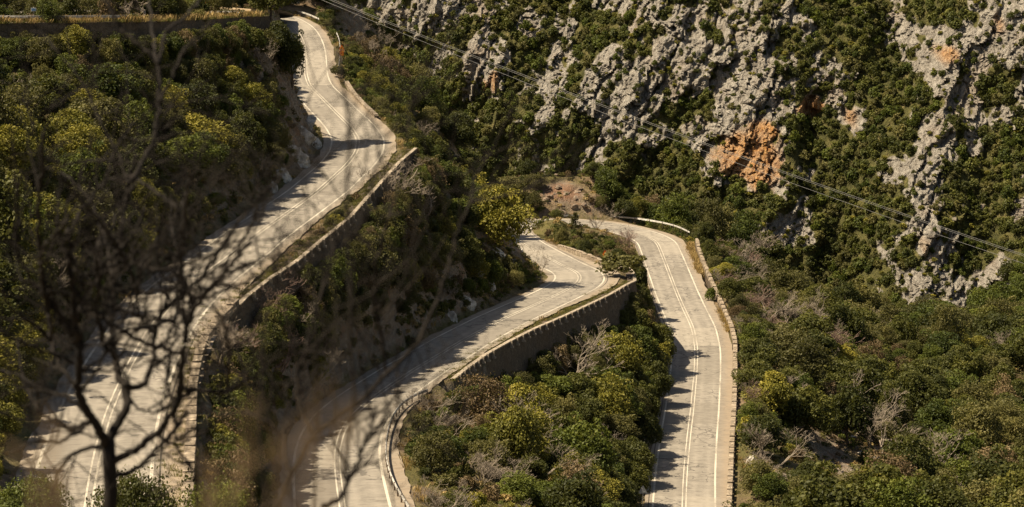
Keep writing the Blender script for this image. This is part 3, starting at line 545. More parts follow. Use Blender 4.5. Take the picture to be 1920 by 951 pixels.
def branch_tree(name, seed, h, mat, spread=0.6, stems=3, depth=5, r0=0.10, twig=0.011, lean=0.0, nch=(2, 4)):
    rng = random.Random(seed); mb = MB()
    def grow(p, d, L, r, lev):
        n = 3 if lev < 2 else 2; pts = [p]; q = p
        for i in range(n):
            d = (d + Vector((rng.gauss(0, .14), rng.gauss(0, .14), rng.gauss(0.05, .10)))).normalized(); q = q + d*(L/n); pts.append(q)
        rad = [max(twig, r*(1-0.42*i/n)) for i in range(n+1)]; mb.tube([tuple(x) for x in pts], rad, 5 if lev < 2 else 3, cap=False)
        if lev >= depth: return
        for k in range(rng.randint(*nch)):
            t = rng.uniform(0.45, 1.0); i = min(n-1, int(t*n)); b = pts[i].lerp(pts[i+1], t*n-i) if t < 1 else pts[-1]
            nd = (d + Vector((rng.gauss(0, spread), rng.gauss(0, spread), rng.gauss(0.12, spread*.6)))).normalized(); grow(b, nd, L*rng.uniform(.55, .82), r*.55, lev+1)
    for s in range(stems):
        grow(Vector((rng.gauss(0, .12), rng.gauss(0, .12), -0.2)), Vector((rng.gauss(lean, .35), rng.gauss(0, .35), 1)).normalized(), h*rng.uniform(.28, .38), r0*rng.uniform(.6, 1), 0)
    me = bpy.data.meshes.new(name); me.from_pydata(mb.v, [], mb.f); me.materials.append(mat)
    # normalise to the wanted height
    z = max(v.co.z for v in me.vertices); k = h/z
    for v in me.vertices: v.co *= k
    me.update(); return me
def trunk_mesh(name, seed, h, r):
    rng = random.Random(seed); mb = MB(); p = Vector((0, 0, -0.5)); pts = [tuple(p)]
    for i in range(5): p = p + Vector((rng.gauss(0, .12), rng.gauss(0, .12), h*0.7/5+.1)); pts.append(tuple(p))
    mb.tube(pts, [r, r*.8, r*.7, r*.6, r*.45, r*.25], 7)
    for k in range(6):
        b = Vector(pts[2+k % 3]); d = Vector((rng.gauss(0, 1), rng.gauss(0, 1), .7)).normalized(); L = h*.33
        mb.tube([tuple(b), tuple(b+d*L*.5+Vector((0, 0, .1))), tuple(b+d*L+Vector((0, 0, .35)))], [r*.42, r*.28, r*.1], 5)
    me = bpy.data.meshes.new(name); me.from_pydata(mb.v, [], mb.f); me.materials.append(M['bark']); return me
NL = 9000
def tree_set(mat, base, n, r=2.4, h=4.6, leaf=0.115, lobes=30, nl=NL, **k): return [(crown_mesh('crown', base+i, r*random.uniform(.92, 1.1), h*random.uniform(.9, 1.12), nl, leaf, M[mat], lobes, **k), trunk_mesh('trunk', base+i, h, .16)) for i in range(n)]
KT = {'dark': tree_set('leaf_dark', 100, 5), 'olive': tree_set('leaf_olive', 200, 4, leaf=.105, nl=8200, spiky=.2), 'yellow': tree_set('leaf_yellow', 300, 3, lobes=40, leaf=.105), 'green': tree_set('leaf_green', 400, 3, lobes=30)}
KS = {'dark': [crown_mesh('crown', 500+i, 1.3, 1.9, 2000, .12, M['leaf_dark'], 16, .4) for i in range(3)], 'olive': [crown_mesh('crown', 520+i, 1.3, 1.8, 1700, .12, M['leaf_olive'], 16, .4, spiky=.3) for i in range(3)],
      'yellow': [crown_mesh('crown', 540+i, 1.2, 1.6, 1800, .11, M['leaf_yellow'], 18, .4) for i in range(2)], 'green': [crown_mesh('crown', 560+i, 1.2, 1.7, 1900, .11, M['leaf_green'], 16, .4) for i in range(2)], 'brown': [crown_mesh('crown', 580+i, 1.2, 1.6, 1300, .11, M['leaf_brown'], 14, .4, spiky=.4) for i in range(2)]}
KB = {'bare': [branch_tree('bare_branches', 600+i, 5.0, M['bare'], .55, 3+i % 3, 6, .10, .007, nch=(2, 3)) for i in range(4)], 'pink': [branch_tree('bare_branches', 640+i, 4.4, M['bare_pink'], .5, 7, 5, .06, .007, nch=(2, 3)) for i in range(2)], 'snag': [branch_tree('bare_branches', 660+i, 4.6, M['bare'], .5, 2, 5, .14, .012, nch=(2, 3)) for i in range(2)]}

# ------------------------------------------------------------------ where plants may stand
MW, MHt = 480, 238
rmask = np.zeros((MHt, MW)); rdep = np.zeros((MHt, MW))
def mark(P):
    px, py, f = proj(P); i = (py/951*MHt).astype(int); j = (px/1920*MW).astype(int); ok = (i >= 0) & (i < MHt) & (j >= 0) & (j < MW)
    rmask[i[ok], j[ok]] = 1; rdep[i[ok], j[ok]] = np.maximum(rdep[i[ok], j[ok]], f[ok])
for Q, Nn, wl, wr in ((RA, NA, WAl, WAr), (RB, NB, WBl, WBr)):
    for t in np.linspace(0, 1, 26):
        off = -wl*(1-t)+wr*t; P = Q.copy(); P[:, :2] += Nn*off[:, None]
        for s in (0, .33, .66): Pm = P.copy(); Pm[:-1] += (P[1:]-P[:-1])*s; mark(Pm)
for P, drop, sd_ in WALLS:
    for s in np.linspace(0, 1, 6):
        for dz in (0.0, 0.6, -1.0, -1.8): Pm = P[:-1] + (P[1:]-P[:-1])*s; Pm = Pm + np.array([0, 0, dz]); mark(Pm)
for s in np.linspace(0, 1, 6):
    for dz in np.arange(-3.6, -1.6, .3): mark(W_TOP[:-1]+(W_TOP[1:]-W_TOP[:-1])*s+np.array([0, 0, dz]))
for Rl, zz, dzz, pl in ((RB2, -73, .4, [(1040,403.5),(1090,402.5),(1140,404),(1190,407.5),(1235,414),(1270,422.5),(1293,434)]), (RB1, -54, .4, [(801,729),(768,743),(737,775),(724,822),(729,878),(758,934),(800,1000)]), (RA1, -24, .4, [(-60,29),(242,28.2),(458,22)]), (RA2, -35, .4, [(538,17),(560,20),(598,34)])):
    Pl = wall_line(pl, Rl, dzz, zz)
    for s in np.linspace(0, 1, 5): mark(Pl[:-1]+(Pl[1:]-Pl[:-1])*s); mark(Pl[:-1]+(Pl[1:]-Pl[:-1])*s-np.array([0, 0, .6]))
for px_, py_, h_ in ((1134,500,2.1),(641,122,3.2),(1205,962,2.9),(64,42,1.7),(551,14,1.7),(386,17,1.5)):
    p = hit(px_, py_)
    if p is not None:
        for dz in np.linspace(.2, h_, 12):
            for dx in (-.5, 0, .5): mark(np.array([[p[0]+dx, p[1]-.5, p[2]+dz]]))
for b in BARE:            # open ground that must stay in sight: scree, rockfall, slabs
    if (b[4] if len(b) > 4 else 1) < .75: continue
    A_ = R(b[5] if len(b) > 5 else 0)
    for u in np.linspace(-.85, .85, max(4, int(b[2]/3))):
        for v in np.linspace(-.8, .8, max(3, int(b[3]/3))):
            if u*u+v*v > 1: continue
            p = hit(b[0]+u*b[2]*math.cos(A_)-v*b[3]*math.sin(A_), b[1]+u*b[2]*math.sin(A_)+v*b[3]*math.cos(A_))
            if p is not None: mark(p[None])
def hides_road(x, y, z, r, h):
    k = np.array([(a*r, z0*h) for z0 in (.35, .7, .95) for a in (-.8, -.4, 0, .4, .8) if abs(a)*z0 < .7])
    P = np.stack([x+k[:, 0], np.full(len(k), y), z+k[:, 1]], 1); px, py, f = proj(P); i = (py/951*MHt).astype(int); j = (px/1920*MW).astype(int)
    ok = (i >= 0) & (i < MHt) & (j >= 0) & (j < MW); i, j, f = i[ok], j[ok], f[ok]
    return int(((rmask[i, j] > 0) & (rdep[i, j] > f+2)).sum())
PLANTS = []           # dicts
def zone(px, py, x, y, z):
    kA = np.argmin((RA2[:, 0]-x)**2+(RA2[:, 1]-y)**2); sA = (x-RA2[kA, 0])*NA[iH+kA, 0]+(y-RA2[kA, 1])*NA[iH+kA, 1]      # >0: photo left of upper road
    if x < -25 and py < 30 and px < 500: return 'bank'
    if sA > 0 and px < 640: return 'left'
    kB = np.argmin((RB[:, 0]-x)**2+(RB[:, 1]-y)**2); sB = (x-RB[kB, 0])*NB[kB, 0]+(y-RB[kB, 1])*NB[kB, 1]
    kC = np.argmin((RB2[:, 0]-x)**2+(RB2[:, 1]-y)**2); sC = (x-RB2[kC, 0])*NB[iB+kC, 0]+(y-RB2[kC, 1])*NB[iB+kC, 1]
    if sB < 0 and kB < iB and y < 400: return 'middle'
    if sB > 0 and (y > 352): return 'island' if 990 < px < 1200 and 405 < py < 520 else ('spur' if px < 1150 else 'valley')
    if sC > 0 and px < 1300: return 'lower'
    if px > 1290: return 'valley'
    return 'spur'
def add(kind, sp_, x, y, r, h, z=None, rz=None, **k):
    z = float(tz(x, y)) if z is None else z; px, py, f = map(float, proj((x, y, z+h*.5)))
    PLANTS.append(dict(kind=kind, sp=sp_, x=x, y=y, z=z-.1, r=r, h=h, px=px, py=py, f=f, rz=random.uniform(0, 6.28) if rz is None else rz, zone=zone(px, py, x, y, z), **k))
def cap(x, y, z, h):
    q = RB2[np.argmin((RB2[:, 0]-x)**2+(RB2[:, 1]-y-2)**2)]; return max(.55, min(1, (q[2]-z+(q[0]+.3-x)*1.54)/h)) if 4 < x < q[0] and y < 345 and q[0]-x < 18 else 1
def addpx(kind, sp_, px, py, wpx, hpx, **k):      # base pixel and apparent size of one particular plant of the photo
    p = hit(px, py)
    if p is None: print('no ground at', px, py); return
    m_ = math.hypot(p[0], p[1], p[2])/F if False else float(proj(p)[2])/F
    kc = cap(p[0], p[1], p[2], hpx*m_) if px > 1090 and py > 590 and px < 1250 else 1; add(kind, sp_, float(p[0]), float(p[1]), wpx*m_/2*kc, hpx*m_*kc, z=float(p[2]), **k)
# particular plants
addpx('tree', 'yellow', 938, 470, 118, 125, note='broad yellow green tree overhanging the middle hairpin', label='broad yellow green tree overhanging the road at the inside of the hairpin')
addpx('fir', 'fir', 1078, 432, 36, 36, label='small grey green fir tree on the planted island inside the hairpin')
addpx('bare', 'bare', 1119, 430, 46, 52, label='bare slender tree on the island, just right of the small fir')
addpx('bare', 'pink', 1170, 478, 62, 66, label='bare pinkish multi-stemmed tree at the right end of the planted island')
addpx('shrub', 'olive', 1165, 520, 92, 42, label='wide flat topped shrub on the corner of the middle retaining wall')
addpx('shrub', 'dark', 1196, 566, 44, 60, label='dark shrub spilling down beside the corner of the middle retaining wall')
addpx('bare', 'bare', 1064, 722, 120, 118, label='spreading bare grey tree below the middle retaining wall')
addpx('tree', 'brown', 905, 815, 118, 118, label='large brown leafless looking bush below the guardrail end')
addpx('tree', 'yellow', 1160, 720, 95, 100, label='bright yellow flowering tree left of the long lower road')
addpx('tree', 'yellow', 1225, 705, 62, 70, label='small yellow flowering tree overhanging the lower road edge')
addpx('tree', 'yellow', 1135, 800, 100, 105, label='yellow green tree midway down the slope left of the lower road')
addpx('tree', 'rust', 1545, 750, 62, 60, label='orange leaved tree on the valley slope')
addpx('bare', 'bare', 1598, 818, 105, 112, label='tall pale bare tree below the orange leaved tree')
addpx('bare', 'bare', 1455, 880, 90, 84, label='grey bare tree beside the bare scree strip')
addpx('tree', 'yellow', 1440, 790, 110, 95, label='dense tree with bright yellow green top near the lower parapet')
addpx('shrub', 'yellow', 1410, 830, 70, 55, label='golden green rounded shrub above the pale pointed boulder')
addpx('shrub', 'yellow', 1420, 920, 75, 50, label='yellow green shrub below the pale pointed boulder')
addpx('bare', 'bare', 735, 400, 130, 105, label='large bare tree beside the upper road retaining wall')
addpx('bare', 'snag', 790, 415, 56, 80, label='thin pale bare tree on the dry slope below the upper road')
addpx('bare', 'bare', 500, 225, 40, 48, label='pale dead tree on the cut bank left of the upper road')
addpx('bare', 'snag', 262, 42, 90, 62, label='twisted bare tree standing at the edge of the upper stone wall')
addpx('tree', 'dark', 545, 165, 70, 110, label='dark tree hugging the inside of the upper bend')
addpx('tree', 'dark', 520, 120, 60, 80, label='dark glossy tree at the end of the upper stone wall')
addpx('bare', 'bare', 1296, 452, 34, 44, label='brownish bare bush at the near end of the hairpin guardrail')
addpx('shrub', 'green', 1334, 565, 26, 26, label='lone round green shrub among the dry grass beside the parapet')
addpx('shrub', 'olive', 635, 146, 34, 22, label='small green shrub on the verge beside the upper road delineator')
addpx('bare', 'bare', 1010, 515, 46, 60, label='bare grey tree on the inside verge of the middle road')
addpx('tree', 'olive', 690, 560, 130, 120, label='big soft grey green tree below the upper retaining wall')
addpx('tree', 'green', 250, 285, 92, 100, label='bright green tree halfway down the shaded left hillside')
addpx('tree', 'yellow', 20, 520, 110, 120, label='yellow green tree at the left foot of the shaded hillside')
addpx('tree', 'green', 128, 168, 60, 62, label='bright green tree under the upper stone wall')
addpx('tree', 'green', 245, 170, 50, 60, label='yellowish green tree under the upper stone wall')
for px, py in [(480,620),(520,700),(560,760),(440,690),(410,680),(530,580),(590,700)]: addpx('bare', random.choice(['bare', 'pink']), px, py, 120, 110)
for px, py in [(1440,600),(1480,620),(1520,650),(1470,560),(1410,590),(1540,690),(1500,700)]: addpx('bare', random.choice(['pink', 'bare', 'pink']), px, py, 70, 62)
for px, py in [(840,830),(800,780),(900,900),(960,930),(1060,950),(1010,900),(1090,930)]: addpx('bare', random.choice(['pink', 'bare']), px, py, 85, 75)
for px, py in [(700,90),(675,70),(720,110),(690,120)]: addpx('bare', 'bare', px, py, 46, 60)
# tree belt throwing its shadow over the lower road
for px, py in [(1232,690),(1226,760),(1210,800),(1200,850),(1190,900),(1222,730),(1180,940)]: addpx('tree', 'dark', px, py, 70, 84, belt=True)
addpx('shrub', 'dark', 1212, 650, 46, 44); addpx('shrub', 'dark', 1204, 612, 40, 36)
PART = len(PLANTS)
occ = {}
def occ_ok(x, y, r, k=.74, z=0.0):
    c = int(x//6), int(y//6)
    for a in (-1, 0, 1):
        for b in (-1, 0, 1):
            for (X, Y, r2, Z2) in occ.get((c[0]+a, c[1]+b), ()):
                if (X-x)**2+(Y-y)**2+(Z2-z)**2 < ((r+r2)*k)**2: return False
    return True
def occ_add(x, y, r, z=0.0): occ.setdefault((int(x//6), int(y//6)), []).append((x, y, r, z))
for p in PLANTS: occ_add(p['x'], p['y'], p['r']*.7, p['z'])
rng = random.Random(11)
cand = []
for y in np.arange(112, 640, 2.3):
    half = y*0.235+8
    for x in np.arange(max(-half, X0+4), min(half, X1-4), 2.3): cand.append((x+rng.uniform(-1.1, 1.1), y+rng.uniform(-1.1, 1.1)))
for y in np.arange(130, 470, 1.1):
    for x in np.arange(max(-y*.225-4, X0+4), min(y*.225+4, X1-4), 1.1):
        if samp(slope, x, y) > .75: cand.append((x+rng.uniform(-.5, .5), y+rng.uniform(-.5, .5)))
rng.shuffle(cand)
for x, y in cand:
    z = float(tz(x, y)); px, py, f = map(float, proj((x, y, z)))
    if not (-90 < px < 2010 and -40 < py < 1100): continue
    if 1003 < px < 1100 and 326 < py < 402 and y > 380: continue
    if (y < 170 and x > 0) or (y < 232 and x > 8) or (y < 158 and x > -20): continue
    zn = zone(px, py, x, y, z)
    n1 = float(vnoise(x/14, y/14, seed=5)); n2 = float(vnoise(x/9, y/9, seed=8))
    big = {'left': (1.5, 3.6), 'bank': (2.2, 3.6), 'middle': (1.4, 2.7), 'lower': (1.5, 3.6), 'island': (.8, 1.5), 'spur': (1.7, 4.0), 'valley': (1.9, 4.6)}[zn]
    r = rng.uniform(*big)
    d = float(samp(rd, x, y)); dw = float(samp(wallnear, x, y)); zr = float(samp(rz, x, y))
    bl = float(blobs(np.array(px), np.array(py), BARE))
    if bl > .45 and rng.random() < bl*1.3: continue
    if zn == 'lower' and n1 > .35 and rng.random() < .5: continue
    if zn == 'valley' and ((px < 1620 and n1 > .0 and rng.random() < .55) or (n1 > .45 and rng.random() < .6)): continue
    for att in range(4):
        h = r*rng.uniform(1.3, 2.35)
        if zn == 'lower':            # keep tree shadows off the far lane of the lower road
            q = RB2[np.argmin((RB2[:, 0]-x)**2+(RB2[:, 1]-y-2)**2)]; over = x+(z+h-q[2])/1.54-(q[0]-.6)
            if over > 0 and d < 9: r *= .7; continue
        if d < r*.72+.9 or dw < r*.5: r *= .62; continue
        if z < zr-1.0 and d < 8+r and z+h > zr+.3: r *= .62; continue
        if hides_road(x, y, z, r, h) > 0: r *= .62; continue
        break
    else: continue
    if r < .55 or not occ_ok(x, y, r, .70 if r > 1.2 else .8, z): continue
    t = rng.random()
    if r > 1.25:
        if zn == 'left': sp_ = 'yellow' if (n2 > .0 and t < .5) else 'green' if t < .3 else 'olive' if t < .62 else 'dark'
        elif zn == 'valley': sp_ = 'dark' if t < .50 else 'olive' if t < .80 else 'green' if t < .92 else 'brown' if t < .97 else 'yellow'
        elif zn == 'spur': sp_ = 'dark' if t < .6 else 'olive' if t < .8 else 'yellow' if n2 > .2 else 'brown'
        elif zn == 'lower': sp_ = 'yellow' if n2 > .25 and px > 950 else 'dark' if t < .35 else 'green' if t < .62 else 'olive' if t < .85 else 'brown'
        else: sp_ = 'dark' if t < .45 else 'olive' if t < .75 else 'green' if t < .9 else 'brown'
        kind = 'tree'
        if zn == 'valley' and px < 1620 and 500 < py < 960 and t > .8: kind, sp_, h = 'bare', rng.choice(['bare', 'pink']), r*1.9
        elif t > .94 and zn in ('left', 'middle', 'lower', 'valley') : kind, sp_, h = 'bare', 'bare', r*2.0
    else:
        kind = 'shrub'; sp_ = rng.choice(['dark', 'olive', 'olive', 'green', 'brown', 'yellow'] if zn != 'island' else ['yellow', 'olive', 'green', 'olive', 'brown'])
    occ_add(x, y, r, z); add(kind, sp_, x, y, r, h, z=z)
for P_, sg, pb, dr in ((W_TOP, 1, .5, 3.6), (W_UP, -1, .95, 4.0), (W_MID, 1, .35, 6.0)):        # bushes crowding the foot of the walls
    for k in range(len(P_)-1):
        if rng.random() > pb: continue
        n_ = P_[k+1]-P_[k]; n_ = sg*np.array([n_[1], -n_[0]])/np.hypot(n_[0], n_[1]); o_ = rng.uniform(1.7, 2.9); x, y = P_[k, 0]+n_[0]*o_, P_[k, 1]+n_[1]*o_; z = float(tz(x, y))
        h = min(P_[k, 2]-rng.uniform(.5, 1.5)-z, 4.2); px, py, f = map(float, proj((x, y, z)))
        if h < .9 or py > 1050 or px < -80: continue
        add('shrub' if h < 3 else 'tree', rng.choice(['dark', 'olive', 'green', 'dark', 'brown', 'yellow']), x, y, min(1.7, h*.62), h, z=z)
print('plants', len(PLANTS), {k: sum(p['kind'] == k for p in PLANTS) for k in ('tree', 'shrub', 'bare')})

# ------------------------------------------------------------------ which of them are individuals (largest in the picture), which join the woodland
KT['brown'] = tree_set('leaf_brown', 700, 2, leaf=.10, nl=6000, spiky=.5); KT['rust'] = tree_set('leaf_rust', 720, 1, leaf=.11, nl=4500, spiky=.4)
def seen(p):
    return -30 < p['px'] < 1950 and -20 < p['py'] < 985
def occl(p):      # is the top of the plant hidden by ground?
    P = np.array([p['x'], p['y'], p['z']+p['h']*.9]); ts = np.linspace(.35, .985, 60); Q = P[None]*ts[:, None]; Q = Q[Q[:, 1] > 100]
    return bool(len(Q)) and bool((tz(Q[:, 0], Q[:, 1]) > Q[:, 2]+.4).any())
for i, p in enumerate(PLANTS): p['own'] = i < PART; p['vis'] = seen(p) and (i < PART or not occl(p)); p['size'] = p['r']/p['f']
LIM = {'tree': 290, 'shrub': 190, 'bare': 100}
for k, n in LIM.items():
    c = sorted([p for p in PLANTS if p['kind'] == k and p['vis']], key=lambda p: (-p['own'], -p['size']))[:n]
    for p in c: p['own'] = True
PLANTS = [p for p in PLANTS if p['vis'] or p['kind'] != 'bare' or not seen(p)]
WHERE = {'left': 'on the shaded left hillside', 'bank': 'above the upper stone wall', 'middle': 'between the upper and middle roads', 'lower': 'between the middle and lower roads', 'island': 'on the planted island in the hairpin', 'spur': 'on the spur behind the hairpin', 'valley': 'on the right-hand valley slope'}
WHAT = {('tree', 'dark'): 'dark green tree', ('tree', 'olive'): 'grey green tree', ('tree', 'yellow'): 'yellow green tree', ('tree', 'green'): 'fresh green tree', ('tree', 'brown'): 'brown leaved tree', ('tree', 'rust'): 'orange tree',
        ('shrub', 'dark'): 'dark shrub', ('shrub', 'olive'): 'grey green shrub', ('shrub', 'yellow'): 'yellowish shrub', ('shrub', 'green'): 'green shrub', ('shrub', 'brown'): 'brown dry shrub', ('bare', 'bare'): 'bare grey tree', ('bare', 'pink'): 'bare pinkish tree', ('bare', 'snag'): 'thin dead tree', ('fir', 'fir'): 'fir tree'}
ORD = ['', 'second ', 'third ', 'fourth ', 'fifth ', 'sixth ', 'seventh ', 'eighth ', 'ninth ', 'tenth ', 'eleventh ', 'twelfth ', 'thirteenth ', 'fourteenth ', 'fifteenth ', 'sixteenth ', 'seventeenth ', 'eighteenth ', 'nineteenth ', 'twentieth ']
import collections
own = [p for p in PLANTS if p['own']]
for zn in WHERE:
    Z = [p for p in own if p['zone'] == zn]
    if not Z: continue
    ylim = np.quantile([p['py'] for p in Z], [.2, .4, .6, .8]); B = collections.defaultdict(list)
    for p in Z: p['band'] = int(np.searchsorted(ylim, p['py'])); B[(p['kind'], p['sp'], p['band'])].append(p)
    for key, L in B.items():
        L = [p for p in L if 'label' not in p]; L.sort(key=lambda p: p['px']); n = len(L); b = ['highest', 'fairly high', 'midway', 'fairly low', 'lowest'][key[2]]
        for i, p in enumerate(L):
            if n == 1: pos = 'only '
            elif i < (n+1)//2: pos = ('leftmost ' if i == 0 else ORD[i])
            else: pos = 'rightmost ' if i == n-1 else ORD[n-1-i]
            side = '' if n == 1 or i in (0, n-1) else (' from left' if i < (n+1)//2 else ' from right')
            p['label'] = f"{pos}{WHAT[key[:2]]}{side}, {b} {WHERE[zn]}"
def copy_link(o, parent=None):
    c = o.copy(); COL.objects.link(c)
    if parent is not None: c.parent = parent
    return c
NAME = {('tree', 'dark'): 'evergreen_tree', ('tree', 'olive'): 'olive_toned_tree', ('tree', 'yellow'): 'flowering_tree', ('tree', 'green'): 'leafy_tree', ('tree', 'brown'): 'dry_tree', ('tree', 'rust'): 'autumn_tree', ('shrub', 'dark'): 'evergreen_shrub', ('shrub', 'olive'): 'scrub_bush', ('shrub', 'yellow'): 'flowering_shrub', ('shrub', 'green'): 'leafy_shrub', ('shrub', 'brown'): 'dry_shrub', ('bare', 'bare'): 'bare_tree', ('bare', 'pink'): 'budding_tree', ('bare', 'snag'): 'dead_tree'}
def fir_thing(p):
    r = empty('fir_tree', (p['x'], p['y'], p['z'])); tag(r, p['label'], 'tree'); h = p['h']; rng_ = np.random.default_rng(5); C = []
    for k in range(9):
        z = h*(.12+.1*k); rad = p['r']*(1-k/9.5)*rng_.uniform(.85, 1.15)
        for b in range(9):
            a = rng_.uniform(0, 6.28)
            for t in rng_.uniform(.1, 1, 26): C.append((math.cos(a)*rad*t+rng_.normal()*.1, math.sin(a)*rad*t+rng_.normal()*.1, z-.18*t*rad+rng_.normal()*.07))
    C = np.array(C); V, Fc, t = leaves_mesh(C, rng_.uniform(.07, .14, len(C)), rng_.uniform(-.3, .4, len(C)), rng_); me = raw_mesh('crown', V, Fc, M['leaf_olive'], t); c = bpy.data.objects.new('crown', me); COL.objects.link(c); c.parent = r
    mb = MB(); mb.tube([(0, 0, -.4), (.05, 0, h*.5), (0, 0, h)], [.12, .08, .02], 6); mb.build('trunk', M['bark'], r)
for p in own:
    k = (p['kind'], p['sp'])
    if p['kind'] == 'fir': fir_thing(p); continue
    g = f"{WHAT[k]}s {WHERE[p['zone']]}"
    if p['kind'] == 'tree':
        cr_, tr_ = random.choice(KT[p['sp']]); s = p['r']/2.4; sz = p['h']/4.6
        e = empty(NAME[k], (p['x'], p['y'], p['z']), p['rz']); a_ = random.uniform(.82, 1.22); e.scale = (s*a_, s/a_, sz); tag(e, p['label'], 'tree', g)
        for nm, me in (('crown', cr_), ('trunk', tr_)): o = bpy.data.objects.new(nm, me); COL.objects.link(o); o.parent = e
    else:
        src = KS if p['kind'] == 'shrub' else KB; me = random.choice(src[p['sp']]); o = bpy.data.objects.new(NAME[k], me); COL.objects.link(o)
        o.location = (p['x'], p['y'], p['z']); o.rotation_euler = (0, 0, p['rz']); s = (p['r']/1.3, p['h']/1.8) if p['kind'] == 'shrub' else (min(p['r']/2.0, p['h']/3.4), p['h']/4.8)
        o.scale = (s[0], s[0], s[1]); tag(o, p['label'], 'shrub' if p['kind'] == 'shrub' else 'bare tree', g)

# ------------------------------------------------------------------ stuff: one object each, geometry nodes instancing
def scatter(name, pts, scl, protos, label, cat, seed=0, tilt=0.0):
    pts = np.asarray(pts, float); scl = np.asarray(scl, float); n = len(pts)
    if n == 0: return
    if scl.ndim == 1: scl = np.stack([scl]*3, 1)
    o = mesh_obj(name, pts, np.zeros((0, 3), int)); rg = np.random.default_rng(seed); me = o.data
    a = me.attributes.new('scl', 'FLOAT_VECTOR', 'POINT'); a.data.foreach_set('vector', scl.astype(np.float32).ravel())
    rot = np.stack([rg.normal(size=n)*tilt, rg.normal(size=n)*tilt, rg.uniform(0, 6.283, n)], 1)
    a = me.attributes.new('rot', 'FLOAT_VECTOR', 'POINT'); a.data.foreach_set('vector', rot.astype(np.float32).ravel())
    a = me.attributes.new('pick', 'INT', 'POINT'); a.data.foreach_set('value', rg.integers(0, len(protos), n).astype(np.int32))
    g = bpy.data.node_groups.new(name, 'GeometryNodeTree'); g.interface.new_socket('Geometry', in_out='INPUT', socket_type='NodeSocketGeometry'); g.interface.new_socket('Geometry', in_out='OUTPUT', socket_type='NodeSocketGeometry')
    gi = g.nodes.new('NodeGroupInput'); go = g.nodes.new('NodeGroupOutput'); ip = g.nodes.new('GeometryNodeInstanceOnPoints'); g.links.new(gi.outputs[0], ip.inputs['Points'])
    jn = g.nodes.new('GeometryNodeJoinGeometry')
    for me_ in protos:
        po = bpy.data.objects.new(name+'_source', me_); oi = g.nodes.new('GeometryNodeObjectInfo'); oi.inputs['Object'].default_value = po
        gt = g.nodes.new('GeometryNodeGeometryToInstance'); g.links.new(oi.outputs['Geometry'], gt.inputs[0]); g.links.new(gt.outputs[0], jn.inputs[0])
    g.links.new(jn.outputs[0], ip.inputs['Instance']); ip.inputs['Pick Instance'].default_value = True
    def na(nm, ty): q = g.nodes.new('GeometryNodeInputNamedAttribute'); q.data_type = ty; q.inputs['Name'].default_value = nm; return q.outputs['Attribute']
    g.links.new(na('pick', 'INT'), ip.inputs['Instance Index']); g.links.new(na('scl', 'FLOAT_VECTOR'), ip.inputs['Scale'])
    er = g.nodes.new('FunctionNodeEulerToRotation'); g.links.new(na('rot', 'FLOAT_VECTOR'), er.inputs[0]); g.links.new(er.outputs[0], ip.inputs['Rotation'])
    g.links.new(ip.outputs[0], go.inputs[0]); mod = o.modifiers.new('scatter', 'NODES'); mod.node_group = g
    tag(o, label, cat, None, 'stuff'); return o
rest = [p for p in PLANTS if not p['own']]
for nm, kk, lab, cat in (('woodland', ('dark', 'green'), 'dark evergreen woodland covering the valley slopes beyond the roads', 'woodland'), ('olive_woodland', ('olive', 'brown', 'yellow', 'rust'), 'paler grey green and brown woodland mixed over the valley slopes', 'woodland')):
    L = [p for p in rest if p['kind'] == 'tree' and p['sp'] in kk]; pr = [c for s in kk for c, t in KT[s]]
    if nm == 'olive_woodland': pr = [c for c, t in KT['olive']]*2 + [c for c, t in KT['brown']] + [c for c, t in KT['yellow']][:1]
    scatter(nm, [(p['x'], p['y'], p['z']) for p in L], [(p['r']/2.4*a_, p['r']/2.4/a_, p['h']/4.6) for p in L for a_ in (random.uniform(.8, 1.25),)], pr, lab, cat, 3)
L = [p for p in rest if p['kind'] == 'shrub']; scatter('low_scrub', [(p['x'], p['y'], p['z']) for p in L], [(p['r']/1.3, p['r']/1.3, p['h']/1.8) for p in L], [m for s in ('dark', 'olive', 'green', 'brown', 'olive') for m in KS[s]], 'low mixed scrub between the trees on the slopes', 'scrub', 4)
L = [p for p in rest if p['kind'] == 'bare']; scatter('bare_thicket', [(p['x'], p['y'], p['z']) for p in L], [p['h']/5 for p in L], KB['bare']+KB['pink'], 'thin leafless grey trees scattered through the woodland', 'thicket', 5)
# ground-hugging undergrowth on open soil
uc = [crown_mesh('undergrowth', 800+i, .55, .7, 170, .085, M[m], 6, .5) for i, m in enumerate(['leaf_dark', 'leaf_olive', 'leaf_olive', 'leaf_brown', 'grass', 'leaf_green', 'straw'])]
pts, sc_ = [], []
for y in np.arange(118, 520, 1.25):
    half = y*0.225+4; xs_ = np.arange(max(-half, X0+3), min(half, X1-3), 1.25); xs_ = xs_ + RNG.uniform(-.6, .6, len(xs_)); ys_ = y + RNG.uniform(-.6, .6, len(xs_)); z = tz(xs_, ys_)
    dd = samp(rd, xs_, ys_); px, py, f = proj(np.stack([xs_, ys_, z], 1)); bl = blobs(px, py, BARE); n_ = vnoise(xs_/5, ys_/5, seed=77)
    ok = (dd > .5) & (samp(wallnear, xs_, ys_) > .7) & (RNG.random(len(xs_)) < np.where(bl > .45, .26, .62 + .5*n_))
    ok &= ~((dd < 2.2) & (RNG.random(len(xs_)) < .6))
    for i in np.where(ok)[0]:
        pts.append((xs_[i], ys_[i], z[i]-.05)); s = RNG.uniform(.5, 1.35) * (.55 if dd[i] < 2.5 else 1); sc_.append((s, s, s*RNG.uniform(.6, 1.2)))
